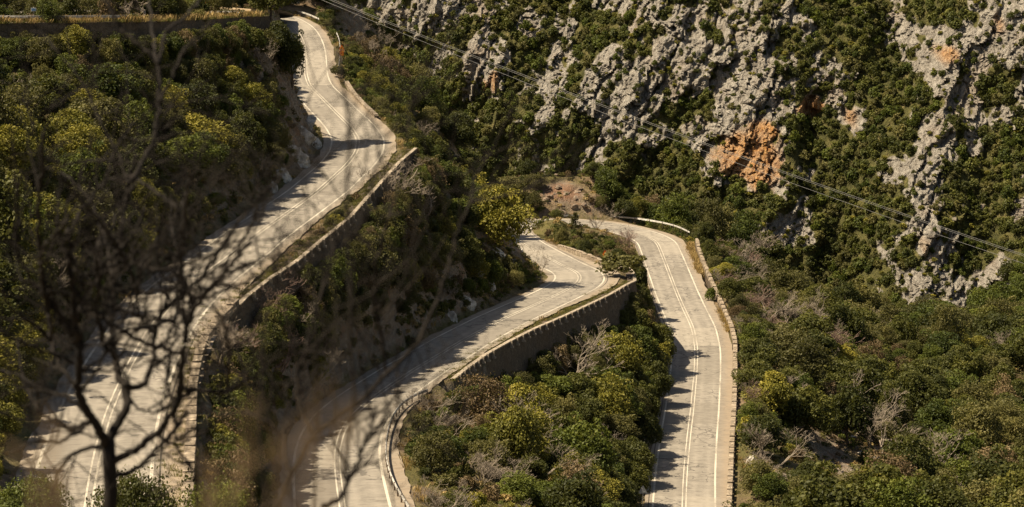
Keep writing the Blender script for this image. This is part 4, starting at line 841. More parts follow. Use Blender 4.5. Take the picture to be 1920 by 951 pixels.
for y in np.arange(130, 470, .7):
    xs_ = np.arange(max(-y*.225-4, X0+3), min(y*.225+4, X1-3), .7); xs_ = xs_+RNG.uniform(-.35, .35, len(xs_)); ys_ = y+RNG.uniform(-.35, .35, len(xs_)); z = tz(xs_, ys_); dd = samp(rd, xs_, ys_); px, py, f = proj(np.stack([xs_, ys_, z], 1)); bl = blobs(px, py, BARE)
    ok = (samp(slope, xs_, ys_) > .7) & (dd > .8) & (samp(wallnear, xs_, ys_) > .8) & (RNG.random(len(xs_)) < np.where(bl > .45, .15, .75)*(.75+.8*vnoise(xs_/4, z/3, seed=78)))
    for i in np.where(ok)[0]: pts.append((xs_[i], ys_[i], z[i]-.1)); s = RNG.uniform(.5, 1.5); sc_.append((s, s, s*RNG.uniform(.7, 1.3)))
print('undergrowth', len(pts)); scatter('undergrowth', pts, sc_, uc, 'low green and brown undergrowth covering the slopes', 'undergrowth', 6)
# grass
def tuft(seed, n, h, w, mat):
    rg = np.random.default_rng(seed); V = []; T = []
    for i in range(n):
        a = rg.uniform(0, 6.28); b = np.array([rg.normal()*w*.5, rg.normal()*w*.5, 0]); d = np.array([math.cos(a), math.sin(a), 0]); e = np.array([-d[1], d[0], 0])*.022; hh = h*rg.uniform(.5, 1.1); o = d*hh*rg.uniform(.1, .6)
        V += [b-e, b+e, b+o*.5+[0, 0, hh*.7]+e*.6, b+o+[0, 0, hh]]; T += [rg.uniform(-.4, .5)]*4
    return raw_mesh('tuft', np.array(V), np.arange(4*n).reshape(n, 4), M[mat], np.array(T))
dry = [tuft(900+i, 40, .6, .45, 'straw') for i in range(3)]; grn = [tuft(920+i, 46, .3, .5, 'grass') for i in range(3)]
dp, ds, gp, gs = [], [], [], []
DRY = [(1300,490,10,26,1.3,-10),(1325,560,16,60,1.2,-25),(1350,600,14,30,1.2,-25),(1250,422,60,6,.8,12),(770,870,22,60,.9),(1110,440,60,14,.6),(640,90,14,60,.7),(745,262,16,22,.9),(200,38,300,4,.9),(400,30,100,5,.6),(1150,545,22,14,.6)]
for Q in (RA, RB):
    for k in range(0, len(Q)):
        for _ in range(7 if 100 < Q[k, 1] < 480 else 0):
            x, y = Q[k, 0]+RNG.uniform(-11, 11), Q[k, 1]+RNG.uniform(-9, 9); d = float(samp(rd, x, y))
            if not .35 < d < 4.5 or samp(wallnear, x, y) < .5: continue
            z = float(tz(x, y)); px, py, f = proj((x, y, z)); q = float(blobs(np.array(px), np.array(py), DRY))
            if abs(z - samp(rz, x, y)) > 2.5 and q < .3: continue
            if RNG.random() < .12+q*1.2: dp.append((x, y, z)); ds.append(RNG.uniform(.6, 1.3))
            elif RNG.random() < .42: gp.append((x, y, z)); gs.append(RNG.uniform(.6, 1.3))
for x, y in [(a, b) for a in np.arange(14, 46, .45) for b in np.arange(300, 445, .5)]:
    x += RNG.uniform(-.2, .2); z = float(tz(x, y)); px, py, f = proj((x, y, z)); q = float(blobs(np.array(px), np.array(py), DRY[:3]))
    if q > .25 and samp(rd, x, y) > .2 and samp(wallnear, x, y) > .3: dp.append((x, y, z)); ds.append(RNG.uniform(.7, 1.4))
for k in range(len(W_TOP)-1):            # the overgrown lip of the upper wall
    for _ in range(16): t = RNG.random(); q = W_TOP[k]*(1-t)+W_TOP[k+1]*t; n_ = W_TOP[k+1]-W_TOP[k]; n_ = np.array([n_[1], -n_[0]])/np.hypot(n_[0], n_[1]); o_ = RNG.uniform(-2.2, .55); (dp if RNG.random() < .55 else gp).append((q[0]+n_[0]*o_, q[1]+n_[1]*o_, q[2]-.02)); (ds if len(dp) > len(ds) else gs).append(RNG.uniform(.6, 1.5))
for P_, sg in ((W_UP, -1), (W_MID, 1)):
    for k in range(len(P_)-1):
        for _ in range(5): t = RNG.random(); q = P_[k]*(1-t)+P_[k+1]*t; n_ = P_[k+1]-P_[k]; n_ = sg*np.array([n_[1], -n_[0]])/np.hypot(n_[0], n_[1]); o_ = -abs(RNG.normal())*.9+.15; gp.append((q[0]+n_[0]*o_, q[1]+n_[1]*o_, q[2]-.05)); gs.append(RNG.uniform(.4, 1.0))
scatter('dry_grass', dp, ds, dry, 'dry golden grass along the road verges and parapets', 'grass', 7); scatter('verge_grass', gp, gs, grn, 'short green grass on the road verges', 'grass', 8)

# ------------------------------------------------------------------ forest on the mountain
fm = [crown_mesh('mountain_tree', 1000+i, 2.3, 3.9, 620, .34, M[m], 14) for i, m in enumerate(['leaf_far', 'leaf_dark', 'leaf_olive', 'leaf_far', 'leaf_green', 'leaf_far'])]
fy = [crown_mesh('mountain_tree', 1020+i, 1.3, 1.5, 300, .26, M['leaf_yellow'], 9) for i in range(2)]
pts, sc_, yp, ys2 = [], [], [], []
jj = np.arange(len(mx)); ii = np.arange(len(mz)); occ2 = {}
rg = np.random.default_rng(42)
NC = 80000; cx = rg.uniform(-200, 310, NC); cz = rg.uniform(-190, 30, NC)
ci = np.clip(np.searchsorted(mz, cz), 0, len(mz)-1); cj = np.clip(np.searchsorted(mx, cx), 0, len(mx)-1)
ppx2, ppy2, _ = proj(np.stack([cx, MY[ci, cj], cz], 1))
for k in range(NC):
    i, j = ci[k], cj[k]; y = MY[i, j]; rk = rockA[i, j]
    vis_ = -40 < ppx2[k] < 1960 and -40 < ppy2[k] < 640
    if not vis_ and rg.random() < .5: continue
    pr = 1.0 if rk < .3 else (.5 if rk < .8 else .19)
    if org[i, j] > .5: pr = 0.01
    if rg.random() > pr: continue
    s = rg.uniform(.55, 1.15) if rk < .25 else rg.uniform(.25, .6)
    c = (int(cx[k]//4), int(y//4), int(cz[k]//4)); bad = False
    for a in (-1, 0, 1):
        for b in (-1, 0, 1):
            for e in (-1, 0, 1):
                for (X, Y, Zz, S2) in occ2.get((c[0]+a, c[1]+b, c[2]+e), ()):
                    if (X-cx[k])**2+(Y-y)**2+(Zz-cz[k])**2 < (1.45*(s+S2))**2: bad = True; break
                if bad: break
            if bad: break
        if bad: break
    if bad: continue
    occ2.setdefault(c, []).append((cx[k], y, cz[k], s)); lift = -1.0*s
    if s < .6 and rg.random() < .28: yp.append((cx[k], y-.3, cz[k]-.2)); ys2.append(s*1.5)
    else: pts.append((cx[k], y+.2, cz[k]+lift)); sc_.append((s, s, s*rg.uniform(.85, 1.25)))
print('mountain trees', len(pts), len(yp))
scatter('mountain_forest', pts, sc_, fm, 'dark green forest clinging to the rocky mountain across the gorge', 'forest', 9); scatter('mountain_scrub', yp, ys2, fy, 'yellow green scrub dotted over the mountain rocks', 'scrub', 10)
# ------------------------------------------------------------------ retaining walls and parapets
def out_normal(P, side):
    T = np.gradient(P[:, :2], axis=0); T /= np.linalg.norm(T, axis=1)[:, None]+1e-9
    return np.stack([T[:, 1], -T[:, 0]], 1)*side          # away from the road
def wall_body(name, P, side, depth, thick, mat, parent, rise=0.0, batter=0.12, rows=16, push=.45):
    Nn = out_normal(P, side); n = len(P); V = []; depth = np.broadcast_to(depth, (n,))
    prof_ = [(-thick, -0.5, 0), (-thick, rise, 0), (push, rise, 0)] ; cols = []
    for k in range(3):
        o, dz, _ = prof_[k]; cols.append(np.stack([P[:, 0]+Nn[:, 0]*o, P[:, 1]+Nn[:, 1]*o, P[:, 2]+dz], 1))
    for r in range(1, rows+1):
        t = r/rows; dz = rise-(depth+rise)*t; rough = fbm(np.arange(n)*.6, np.full(n, r*.6), o=3, seed=len(name))*.04; o = push+batter*(depth*t)+rough
        cols.append(np.stack([P[:, 0]+Nn[:, 0]*o, P[:, 1]+Nn[:, 1]*o, P[:, 2]+dz], 1))
    V = np.stack(cols, 1); return mesh_obj(name, V.reshape(-1, 3), gridfaces(n, V.shape[1]), mat, parent)
def resample(P, step):
    d = np.r_[0, np.cumsum(np.linalg.norm(np.diff(P, axis=0), axis=1))]; s = np.arange(0, d[-1], step); return np.stack([np.interp(s, d, P[:, k]) for k in range(3)], 1)
def strip(name, P, side, o0, o1, z0, z1, mat, parent):       # a solid beam following a line
    Nn = out_normal(P, side); ring = [(o0, z0), (o1, z0), (o1, z1), (o0, z1), (o0, z0)]
    V = np.stack([np.stack([P[:, 0]+Nn[:, 0]*o, P[:, 1]+Nn[:, 1]*o, P[:, 2]+z], 1) for o, z in ring], 1)
    return mesh_obj(name, V.reshape(-1, 3), gridfaces(len(P), 5), mat, parent)
def blocks(name, P, side, step, length, o, half_w, z0, z1, mat, parent, n_max=100, seed=0):
    Q = resample(P, step); Nn = out_normal(Q, side); rg = random.Random(seed)
    for k in range(min(n_max, len(Q)-1)):
        c = (Q[k]+Q[k+1])/2; t = Q[k+1]-Q[k]; t /= np.linalg.norm(t); nn = np.array([Nn[k, 0], Nn[k, 1], 0]); zz = z1*rg.uniform(.9, 1.06)
        mb = MB(); mb.box(c+nn*o+np.array([0, 0, (z0+zz)/2]), (length/2*rg.uniform(.93, 1.03), half_w, (zz-z0)/2), (t, nn, np.array([0, 0, 1.0])), 0, .025); ob = mb.build(name, mat, parent)
        md = ob.modifiers.new('bevel', 'BEVEL'); md.width = .06; md.segments = 2
def hanging(name, P, side, step, parent, mat, h0=.95):
    Q = resample(P, step); Nn = out_normal(Q, side)
    rg_ = random.Random(len(Q))
    for k in range(1, min(60, len(Q)-1)):
        if rg_.random() < .14: continue
        h = h0*rg_.uniform(.75, 1.15); t = Q[k+1]-Q[k-1]; t /= np.linalg.norm(t); nn = np.array([Nn[k, 0], Nn[k, 1], 0]); mb = MB()
        mb.box(Q[k]+nn*.62+np.array([0, 0, -h/2+.18]), (.14, .14, h/2), (t, nn, np.array([0, 0, 1.0])), 0, .015); mb.box(Q[k]+nn*.74+np.array([0, 0, -h+.22]), (.19, .20, .10), (t, nn, np.array([0, 0, 1.0])), 0, .01); mb.build(name, mat, parent)
w = empty('retaining_wall', W_TOP[len(W_TOP)//2]); tag(w, 'long dark rubble stone wall holding up the road at the top left', 'stone wall')
def rel(o): o.matrix_parent_inverse = o.parent.matrix_world.inverted() if False else o.matrix_parent_inverse
# parts are built in world coordinates, so the parents of walls and rails stay at the origin
w.location = (0, 0, 0)
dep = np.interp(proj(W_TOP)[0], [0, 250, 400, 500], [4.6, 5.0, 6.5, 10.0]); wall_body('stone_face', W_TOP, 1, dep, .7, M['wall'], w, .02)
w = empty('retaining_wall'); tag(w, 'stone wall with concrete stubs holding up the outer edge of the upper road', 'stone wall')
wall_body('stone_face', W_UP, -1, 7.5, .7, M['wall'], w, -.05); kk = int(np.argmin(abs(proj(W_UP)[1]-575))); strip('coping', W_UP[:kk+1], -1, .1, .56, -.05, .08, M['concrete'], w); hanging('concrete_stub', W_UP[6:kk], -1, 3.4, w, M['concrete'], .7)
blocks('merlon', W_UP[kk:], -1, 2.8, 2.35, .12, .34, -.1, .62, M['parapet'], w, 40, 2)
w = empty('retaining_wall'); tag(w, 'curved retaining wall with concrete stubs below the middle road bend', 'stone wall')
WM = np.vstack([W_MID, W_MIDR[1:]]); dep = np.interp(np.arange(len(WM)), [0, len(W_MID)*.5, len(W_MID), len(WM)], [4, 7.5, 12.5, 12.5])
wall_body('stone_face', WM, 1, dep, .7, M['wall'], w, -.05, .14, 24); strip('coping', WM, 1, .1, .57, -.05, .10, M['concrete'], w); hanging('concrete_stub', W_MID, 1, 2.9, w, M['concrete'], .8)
w = empty('parapet_wall'); tag(w, 'long notched stone parapet along the valley side of the lower right road', 'parapet')
wall_body('wall_base', WL0, 1, 4.0, .30, M['wall'], w, .16, .06); blocks('merlon', WL0, 1, 2.75, 2.2, .12, .33, .14, .80, M['parapet'], w, 100, 5)
ISL = wall_line([(1048,459),(1075,467),(1105,477),(1135,487),(1165,499)], RB1, .62, -65)
isl = ISL.copy()
for k in range(len(isl)): isl[k, 2] = min(isl[k, 2], float(tz(isl[k, 0], isl[k, 1]))+.75)
w = empty('parapet_wall'); tag(w, 'low pinkish stone parapet edging the planted island in the hairpin', 'parapet')
strip('wall_base', isl, -1, -.25, .25, -1.6, -.12, M['parapet'], w); blocks('block', isl, -1, 1.9, 1.6, 0, .27, -.13, .08, M['parapet'], w, 30, 7)
P5 = wall_line([(648,150),(662,172),(682,194),(706,216)], RA2, .4, -41)
w = empty('parapet_wall'); tag(w, 'short crumbling stone kerb wall on the outside of the upper bend', 'parapet')
strip('wall_base', P5, -1, -.3, .3, -1.5, -.12, M['parapet'], w); blocks('block', P5, -1, 1.7, 1.45, 0, .32, -.13, .08, M['parapet'], w, 30, 9)

# ------------------------------------------------------------------ guardrails
def guardrail(label, pts, Rd, zt, z0, step, side=1, mat='steel', post='steeldark', ph=.75, beam=.31, wood=False):
    P = wall_line(pts, Rd, zt, z0); r = empty('guardrail'); tag(r, label, 'guardrail'); Nn = out_normal(P, side)
    if wood: strip('rail', P, side, -.09, .09, -.28, .0, M[mat], r)
    else:
        pr = [(0, -beam), (.045, -beam*.86), (.045, -beam*.66), (-.02, -beam*.5), (.045, -beam*.34), (.045, -beam*.14), (0, 0), (-.012, -.01), (.025, -beam*.14), (.025, -beam*.34), (-.04, -beam*.5), (.025, -beam*.66), (.025, -beam*.86), (-.012, -beam+.01), (0, -beam)]
        V = np.stack([np.stack([P[:, 0]-Nn[:, 0]*o, P[:, 1]-Nn[:, 1]*o, P[:, 2]+z], 1) for o, z in pr], 1); mesh_obj('rail', V.reshape(-1, 3), gridfaces(len(P), len(pr)), M[mat], r)
    Q = resample(P, step)
    for k in range(min(90, len(Q))):
        mb = MB(); mb.box(Q[k]+np.array([0, 0, -ph/2-.2]), (.06, .07, ph/2+.14), None, 0); mb.build('post', M[post], r)
    return r
guardrail('long steel guardrail along the edge above the upper left stone wall', [(-60,29),(60,29.2),(150,29),(242,28.2)], RA1, .72, -24, 2.2)
guardrail('short steel guardrail near the right end of the upper stone wall', [(392,20.5),(425,21),(458,22)], RA1, .7, -29, 2.2)
guardrail('weathered timber rail across the road beyond the upper stone wall', [(394,12),(430,14),(472,17.5)], RA1, .8, -28, 4.0, wood=True, mat='wood', post='wood')
guardrail('low pale guardrail on the outside of the topmost bend', [(538,17),(560,20),(578,25),(598,34)], RA2, .6, -35, 3.0)
guardrail('bent pale guardrail seen end on beside the orange road signs', [(631,60),(636,72),(638,90),(637,108),(634,128)], RA2, .65, -39, 3.0)
guardrail('long curved steel guardrail around the far side of the hairpin', [(1040,403.5),(1090,402.5),(1140,404),(1190,407.5),(1235,414),(1270,422.5),(1293,434)], RB2, .65, -73, 3.2)
guardrail('curved steel guardrail at the near end of the middle road', [(801,729),(785,734),(768,743),(750,757),(737,775),(729,796),(724,822),(723,848),(729,878),(742,908),(758,934),(776,960),(806,1010)], RB1, .75, -54, 2.4, post='steeldark')

# ------------------------------------------------------------------ signs
def pmat(n, c, r=.5): return plain(n, c, r, 0, .06, 2)
M['red'] = pmat('sign_red', (.50, .045, .02)); M['amber'] = pmat('sign_amber', (.78, .30, .02)); M['black'] = pmat('sign_black', (.015, .014, .013)); M['white'] = pmat('sign_white', (.75, .74, .70)); M['blue'] = pmat('sign_blue', (.12, .25, .48)); M['grey'] = pmat('sign_grey', (.30, .31, .31))
def poly_plate(pts, y0, y1, mb, m=0):
    n = len(pts); V = [(x, y0, z) for x, z in pts]+[(x, y1, z) for x, z in pts]; mb.add(V, [tuple(range(n)), tuple(range(n, 2*n))[::-1]]+[(i, i+n, (i+1) % n+n, (i+1) % n) for i in range(n)], m)
def tri(s, cz, k=1.0, r=.06):
    a = s*k; P = []
    for q in range(3):
        w = math.pi/2+q*2*math.pi/3
        for e in (-.10, 0, .10): P.append((math.cos(w+e)*a*.577*(1-abs(e)*.35), cz+math.sin(w+e)*a*.577*(1-abs(e)*.35)))
    return P
def sign_base(name, px, py, hgt, label, cat='road sign', face=0.0, Rd=None, z=None):
    p = hit(px, py); p = np.array(p) if p is not None else PZ(px, py, z)
    e = empty(name, tuple(p), face); tag(e, label, cat); mb = MB(); mb.tube([(0, .03, -.5), (0, .03, hgt)], .035, 8); mb.build('post', M['steel'], e); return e
def warning(e, s, cz, sym=True):
    mb = MB(); poly_plate(tri(s, cz), -.03, -.015, mb, 0); poly_plate(tri(s, cz-.01*s, .74), -.036, -.031, mb, 1)
    if sym: poly_plate([(-.12*s, cz-.14*s), (-.02*s, cz-.14*s), (.0, cz+.02*s), (.10*s, cz+.10*s), (.04*s, cz+.2*s), (-.08*s, cz+.06*s)], -.042, -.037, mb, 2)
    mb.build('triangular_plate', [M['red'], M['amber'], M['black']], e)
e = sign_base('warning_sign', 1134, 500, 2.1, 'red edged amber triangular warning sign in front of the island parapet'); warning(e, 1.05, 1.85)
e = sign_base('warning_sign', 641, 122, 3.2, 'two stacked amber warning signs beside the upper bend guardrail'); warning(e, .9, 2.85); mb = MB(); poly_plate([(-.36, 1.55), (.36, 1.55), (.36, 2.45), (-.36, 2.45)], -.03, -.015, mb, 0); poly_plate([(-.29, 1.62), (.29, 1.62), (.29, 2.38), (-.29, 2.38)], -.036, -.031, mb, 1)
for q in (1.78, 2.02): poly_plate([(-.2, q), (.0, q+.13), (.2, q), (.2, q+.10), (0, q+.24), (-.2, q+.10)], -.042, -.037, mb, 0)
mb.build('arrow_plate', [M['red'], M['amber']], e)
e = sign_base('road_sign_back', 1205, 962, 2.9, 'grey back of a triangular sign at the lower left edge of the lower road'); mb = MB(); poly_plate(tri(1.0, 2.55), .0, .02, mb); mb.box((0, -.02, 2.4), (.25, .02, .03)); mb.build('triangular_plate', M['grey'], e)
e = sign_base('marker_sign', 64, 42, 1.7, 'small pale blue rectangular sign on the upper left wall', z=-24); mb = MB(); poly_plate([(-.30, 1.2), (.30, 1.2), (.30, 1.6), (-.30, 1.6)], -.03, -.015, mb, 1); poly_plate([(-.24, 1.26), (.24, 1.26), (.24, 1.54), (-.24, 1.54)], -.036, -.031, mb, 0); mb.build('plate', [M['blue'], M['white']], e)
e = sign_base('chevron_sign', 551, 14, 2.0, 'black and white chevron board pointing left behind the topmost bend'); mb = MB(); W_ = 1.1; poly_plate([(-W_, .75), (W_, .75), (W_, 1.55), (-W_, 1.55)], -.03, -.015, mb, 1)
for k in range(4): x = -W_+.08+k*.54; poly_plate([(x, 1.15), (x+.32, 1.52), (x+.54 if k < 3 else x+.5, 1.52), (x+.22, 1.15), (x+.54 if k < 3 else x+.5, .78), (x+.32, .78)], -.036, -.031, mb, 0)
mb.build('chevron_board', [M['black'], M['white']], e)
p = hit(386, 17); e = MB(); e.tube([(p[0], p[1], p[2]-.3), (p[0], p[1], p[2]+1.15)], .07, 8); tag(e.build('marker_post', M['red']), 'slim orange red marker post standing beyond the upper stone wall', 'marker post')

# ------------------------------------------------------------------ overhead cables crossing the gorge
def cable(pts, label):
    P = np.array([ray(px, py)*430/ray(px, py)[1] for px, py in pts]); c = np.polyfit(P[:, 0], P[:, 2], 2); x = np.linspace(P[0, 0]-60, P[-1, 0]+60, 90)
    mb = MB(); mb.tube(list(zip(x, np.full(90, 430.0), np.polyval(c, x))), .028, 5); tag(mb.build('power_cable', M['steel']), label, 'cable', 'overhead cables across the gorge')
A = [(600,-8),(720,37),(845,92),(930,122),(1090,185),(1280,255),(1460,320),(1650,385),(1820,445),(1910,478)]
B = [(600,-4),(670,25),(715,50),(840,100),(940,137),(1080,192),(1280,270),(1450,330),(1640,395),(1730,430),(1820,460),(1910,494)]
cable([(a, b-2) for a, b in A], 'uppermost of the three thin overhead cables crossing the gorge'); cable([(a, b+1) for a, b in A], 'middle of the three thin overhead cables crossing the gorge'); cable(B, 'lowest of the three thin overhead cables crossing the gorge')

# ------------------------------------------------------------------ boulders and outcrops
def rock_mesh(name, seed, sub=4, amp=.30, sq=(1, 1, .75)):
    import bmesh
    bm = bmesh.new(); bmesh.ops.create_icosphere(bm, subdivisions=sub, radius=1); V = np.array([v.co[:] for v in bm.verts]); o = seed*7.3
    rg = np.random.default_rng(seed)
    for _ in range(11):                     # chop planar facets
        n = rg.normal(size=3); n /= np.linalg.norm(n); d = rg.uniform(.55, .85); e = V@n-d; V -= np.outer(np.maximum(e, 0), n)
    V *= (1+amp*fbm(V[:, 0]*1.6+o, V[:, 1]*1.6, V[:, 2]*1.6, 4, seed, True))[:, None]*np.array(sq)
    for v, c in zip(bm.verts, V): v.co = c
    me = bpy.data.meshes.new(name); bm.to_mesh(me); bm.free(); me.materials.append(M['boulder']); return me
RM = [rock_mesh('rock', 30+i, 4, .28, (1, 1, .7)) for i in range(5)]+[rock_mesh('rock', 40+i, 5, .35, (1, .8, 1.2)) for i in range(3)]
RF = [m.copy() for m in RM[:5]]
for m in RF: m.materials[0] = M['rockfall']
def boulder(px, py, wpx, label, cat='boulder', group=None, mi=None, name='boulder', zs=1.0, sink=.25, rf=False):
    p = hit(px, py)
    if p is None: return
    s = wpx*float(proj(p)[2])/F/2; o = bpy.data.objects.new(name, RF[random.randrange(5)] if rf else RM[random.randrange(5) if mi is None else mi]); COL.objects.link(o); o.location = (p[0], p[1], p[2]-s*sink+s*.2); o.scale = (s, s*random.uniform(.8, 1.1), s*zs*random.uniform(.8, 1.1))
    o.rotation_euler = (random.uniform(-.3, .3), random.uniform(-.3, .3), random.uniform(0, 6.3)); tag(o, label, cat, group)
for i in range(34): boulder(random.gauss(1058, 28), random.gauss(365, 15), random.uniform(7, 19), 'grey brown boulder lying in the red rockfall above the hairpin', group='boulders of the red rockfall', rf=True, sink=.4)
boulder(1408, 868, 30, 'pale pointed boulder beside the lower parapet', mi=5, zs=1.0)
boulder(1060, 722, 34, 'long pale slab right of the spreading bare tree', zs=.5); boulder(1076, 742, 26, 'upper of two small pale rocks below the long slab', zs=.6); boulder(1088, 762, 18, 'lower of two small pale rocks below the long slab', zs=.6)
for i, (px, py, w_) in enumerate([(1560,800,26),(1590,820,34),(1612,850,26),(1640,862,30),(1530,775,22),(1655,830,30),(1680,850,26),(1650,812,24)]): boulder(px, py, w_, 'pale limestone rock in the scree strip on the valley slope', group='rocks of the scree strip', zs=.5)
for i, (px, py, w_) in enumerate([(560,240,60),(585,268,50),(545,285,60),(520,320,55),(575,225,36),(500,345,50)]): boulder(px, py, w_, 'craggy outcrop in the cut bank inside the upper bend', 'outcrop', 'outcrops of the upper cut bank', mi=5+i % 3, name='rock_outcrop', zs=.8, sink=.8)
for i, (px, py, w_) in enumerate([(945,500,60),(905,530,56),(975,480,44),(870,560,50),(925,470,46),(885,505,50),(840,590,40)]): boulder(px, py, w_, 'brown crag in the cut bank above the middle road', 'outcrop', 'outcrops of the middle cut bank', mi=5+i % 3, name='rock_outcrop', zs=.9, sink=.8)
for i, (px, py, w_) in enumerate([(1190,850,60),(1175,900,60),(1200,800,40)]): boulder(px, py, w_, 'shaded crag at the foot of the slope by the lower road', 'outcrop', 'outcrops beside the lower road', mi=5+i % 3, name='rock_outcrop', zs=1., sink=.8)
# ------------------------------------------------------------------ the bare tree and twigs close to the camera (out of focus)
def near_pt(px, py, D): d = ray(px, py); return d*D/d[1]
def fbranches(tree_name, label, cat, polys, D0, mat, seed, twigs=3, tl=.28, group=None, root=None, tw_r=.0035, dj=.35, tmat=None):
    rg = random.Random(seed); e = empty(tree_name); tag(e, label, cat, group)
    for bi, (pts, r0, r1, dd) in enumerate(polys):
        n = len(pts); P = []
        for i, (px, py) in enumerate(pts): P.append(near_pt(px, py, D0+dd*(i/(max(1, n-1)))))
        P = np.array(P); d = np.r_[0, np.cumsum(np.linalg.norm(np.diff(P, axis=0), axis=1))]; s = np.linspace(0, d[-1], n*5); Q = np.stack([np.interp(s, d, P[:, k]) for k in range(3)], 1)
        for _ in range(4): Q[1:-1] = (Q[:-2]+2*Q[1:-1]+Q[2:])/4
        Q[1:-1] += np.random.default_rng(seed*50+bi).normal(size=(len(Q)-2, 3))*.004
        mb = MB(); rad = [(r0*.95+(r1*1.35-r0*.95)*(k/(len(Q)-1)))*D0/F for k in range(len(Q))]; mb.tube(list(Q), rad, 7); b = mb.build('trunk' if bi == 0 and root else 'branch', mat, e, True)
        if (bi == 0 and root) or bi > 26: continue
        tb = MB()
        def grow(p, dr, L, r, lev):
            q = Vector(p); dv = Vector(dr).normalized(); pts_ = [tuple(q)]; nn = 4
            for i in range(nn): dv = (dv+Vector((rg.gauss(0, .22), rg.gauss(0, .12), rg.gauss(.06, .2)))).normalized(); q = q+dv*L/nn; pts_.append(tuple(q))
            tb.tube(pts_, [r, r*.9, r*.75, r*.6, r*.5], 4)
            if lev > 0:
                for k in range(rg.randint(2, 3)): j = rg.randint(1, nn); grow(pts_[j], (dv.x+rg.gauss(0, .8), dv.y+rg.gauss(0, .3), dv.z+rg.gauss(.1, .7)), L*.65, r*.68, lev-1)
        for k in range(int(twigs*n/3)+1):
            j = rg.randint(len(Q)//4, len(Q)-1); t = Q[j]-Q[max(0, j-3)]; t = t/(np.linalg.norm(t)+1e-9); grow(Q[j], (t[0]+rg.gauss(0, .8), rg.gauss(0, .35), t[2]+rg.gauss(.15, .7)), tl*rg.uniform(.6, 1.3), max(tw_r, rad[j]*.45), 2)
        if tb.v: tb.build('twigs', tmat or mat, b)
    return e
TR = [([(208,2450),(206,1250),(206,1050),(207,951),(209,900),(205,850),(203,825)], 14, 10.5, 0.0),
 ([(203,835),(188,812),(172,785),(155,755),(146,725),(149,685),(147,640),(140,595),(136,545),(132,490),(128,430)], 10, 4, -.5),
 ([(204,830),(215,800),(238,768),(243,745),(228,715),(216,675),(210,625),(214,565),(212,525),(218,475),(232,410),(240,345),(255,290)], 10, 3, .5),
 ([(232,722),(250,728),(274,718),(290,685),(288,625),(308,577),(345,550),(380,520),(402,482),(430,440)], 7, 2.5, .7),
 ([(207,868),(248,846),(295,815),(329,770),(342,725),(336,695),(345,662),(350,610),(367,575),(394,540),(430,500),(470,455)], 8, 2.5, -.4),
 ([(342,727),(380,733),(428,733),(458,716),(500,690)], 6, 2, -.2),
 ([(208,895),(238,890),(270,868),(300,835),(330,805),(352,770)], 6, 2.5, .3),
 ([(170,790),(148,800),(125,802),(88,785),(60,750),(40,700),(35,640)], 6, 2, .6),
 ([(367,575),(350,540),(340,505),(335,450),(345,400)], 4.5, 1.8, 0),
 ([(147,650),(120,600),(85,560),(75,500),(72,420),(76,340),(82,250)], 6, 2.5, -.9),
 ([(240,345),(270,300),(292,250),(300,190),(296,120),(310,60)], 5, 3, .9),
 ([(146,725),(110,690),(95,640),(90,590)], 4.5, 2, .3),
 ([(205,850),(175,835),(140,850),(110,880),(95,930)], 5, 2.5, .6),
 ([(216,675),(190,640),(180,590),(186,530),(180,470)], 4.5, 2, -.5),
 ([(290,685),(310,670),(330,640),(326,600)], 3.5, 1.6, .5),
 ([(288,625),(262,600),(255,550),(262,500)], 3.5, 1.6, -.3),
 ([(172,785),(130,745),(80,735),(30,700),(-20,690)], 4.5, 2, .4), ([(140,595),(165,545),(200,505),(250,475),(310,455),(350,430)], 4, 1.8, .5), ([(308,577),(322,530),(330,480),(350,440)], 3.5, 1.5, .2),
 ([(345,550),(375,562),(425,545),(475,520),(520,500)], 3.5, 1.5, -.2), ([(160,800),(118,830),(66,825),(20,850)], 4, 2, -.3), ([(130,440),(158,385),(200,340),(215,280),(250,230)], 4, 1.8, .4), ([(402,482),(450,410),(515,350),(560,285),(575,230)], 3, 1.5, .3),
 ([(295,815),(330,835),(352,870),(380,900)], 3.5, 1.6, .2), ([(243,745),(262,770),(300,775),(332,745)], 3, 1.5, 0), ([(85,560),(50,520),(30,460),(28,390),(40,320)], 4, 1.8, -.4), ([(240,345),(225,290),(190,240),(170,180)], 3, 1.6, .3)]
rw = random.Random(77)
for _k in range(26):                     # finer side limbs leaving the main ones
    src = TR[rw.randrange(1, 16)][0]; i0 = rw.randrange(len(src)//2, len(src)); x, y = src[i0]; a = -math.pi/2+rw.gauss(.15, 1.0); pts_ = [(x, y)]
    for j in range(rw.randint(4, 6)): a += rw.gauss(-.04 if a > -1.6 else .04, .28); L_ = rw.uniform(28, 52); x += math.cos(a)*L_; y += math.sin(a)*L_; pts_.append((x, y))
    TR.append((pts_, rw.uniform(3, 4.5), 1.8, rw.gauss(0, .7)))
fbranches('bare_foreground_tree', 'dark blurred bare tree with crooked branches close to the camera at the lower left', 'tree', TR, 9.5, M['backlitbark'], 3, 4, .30, root=True)
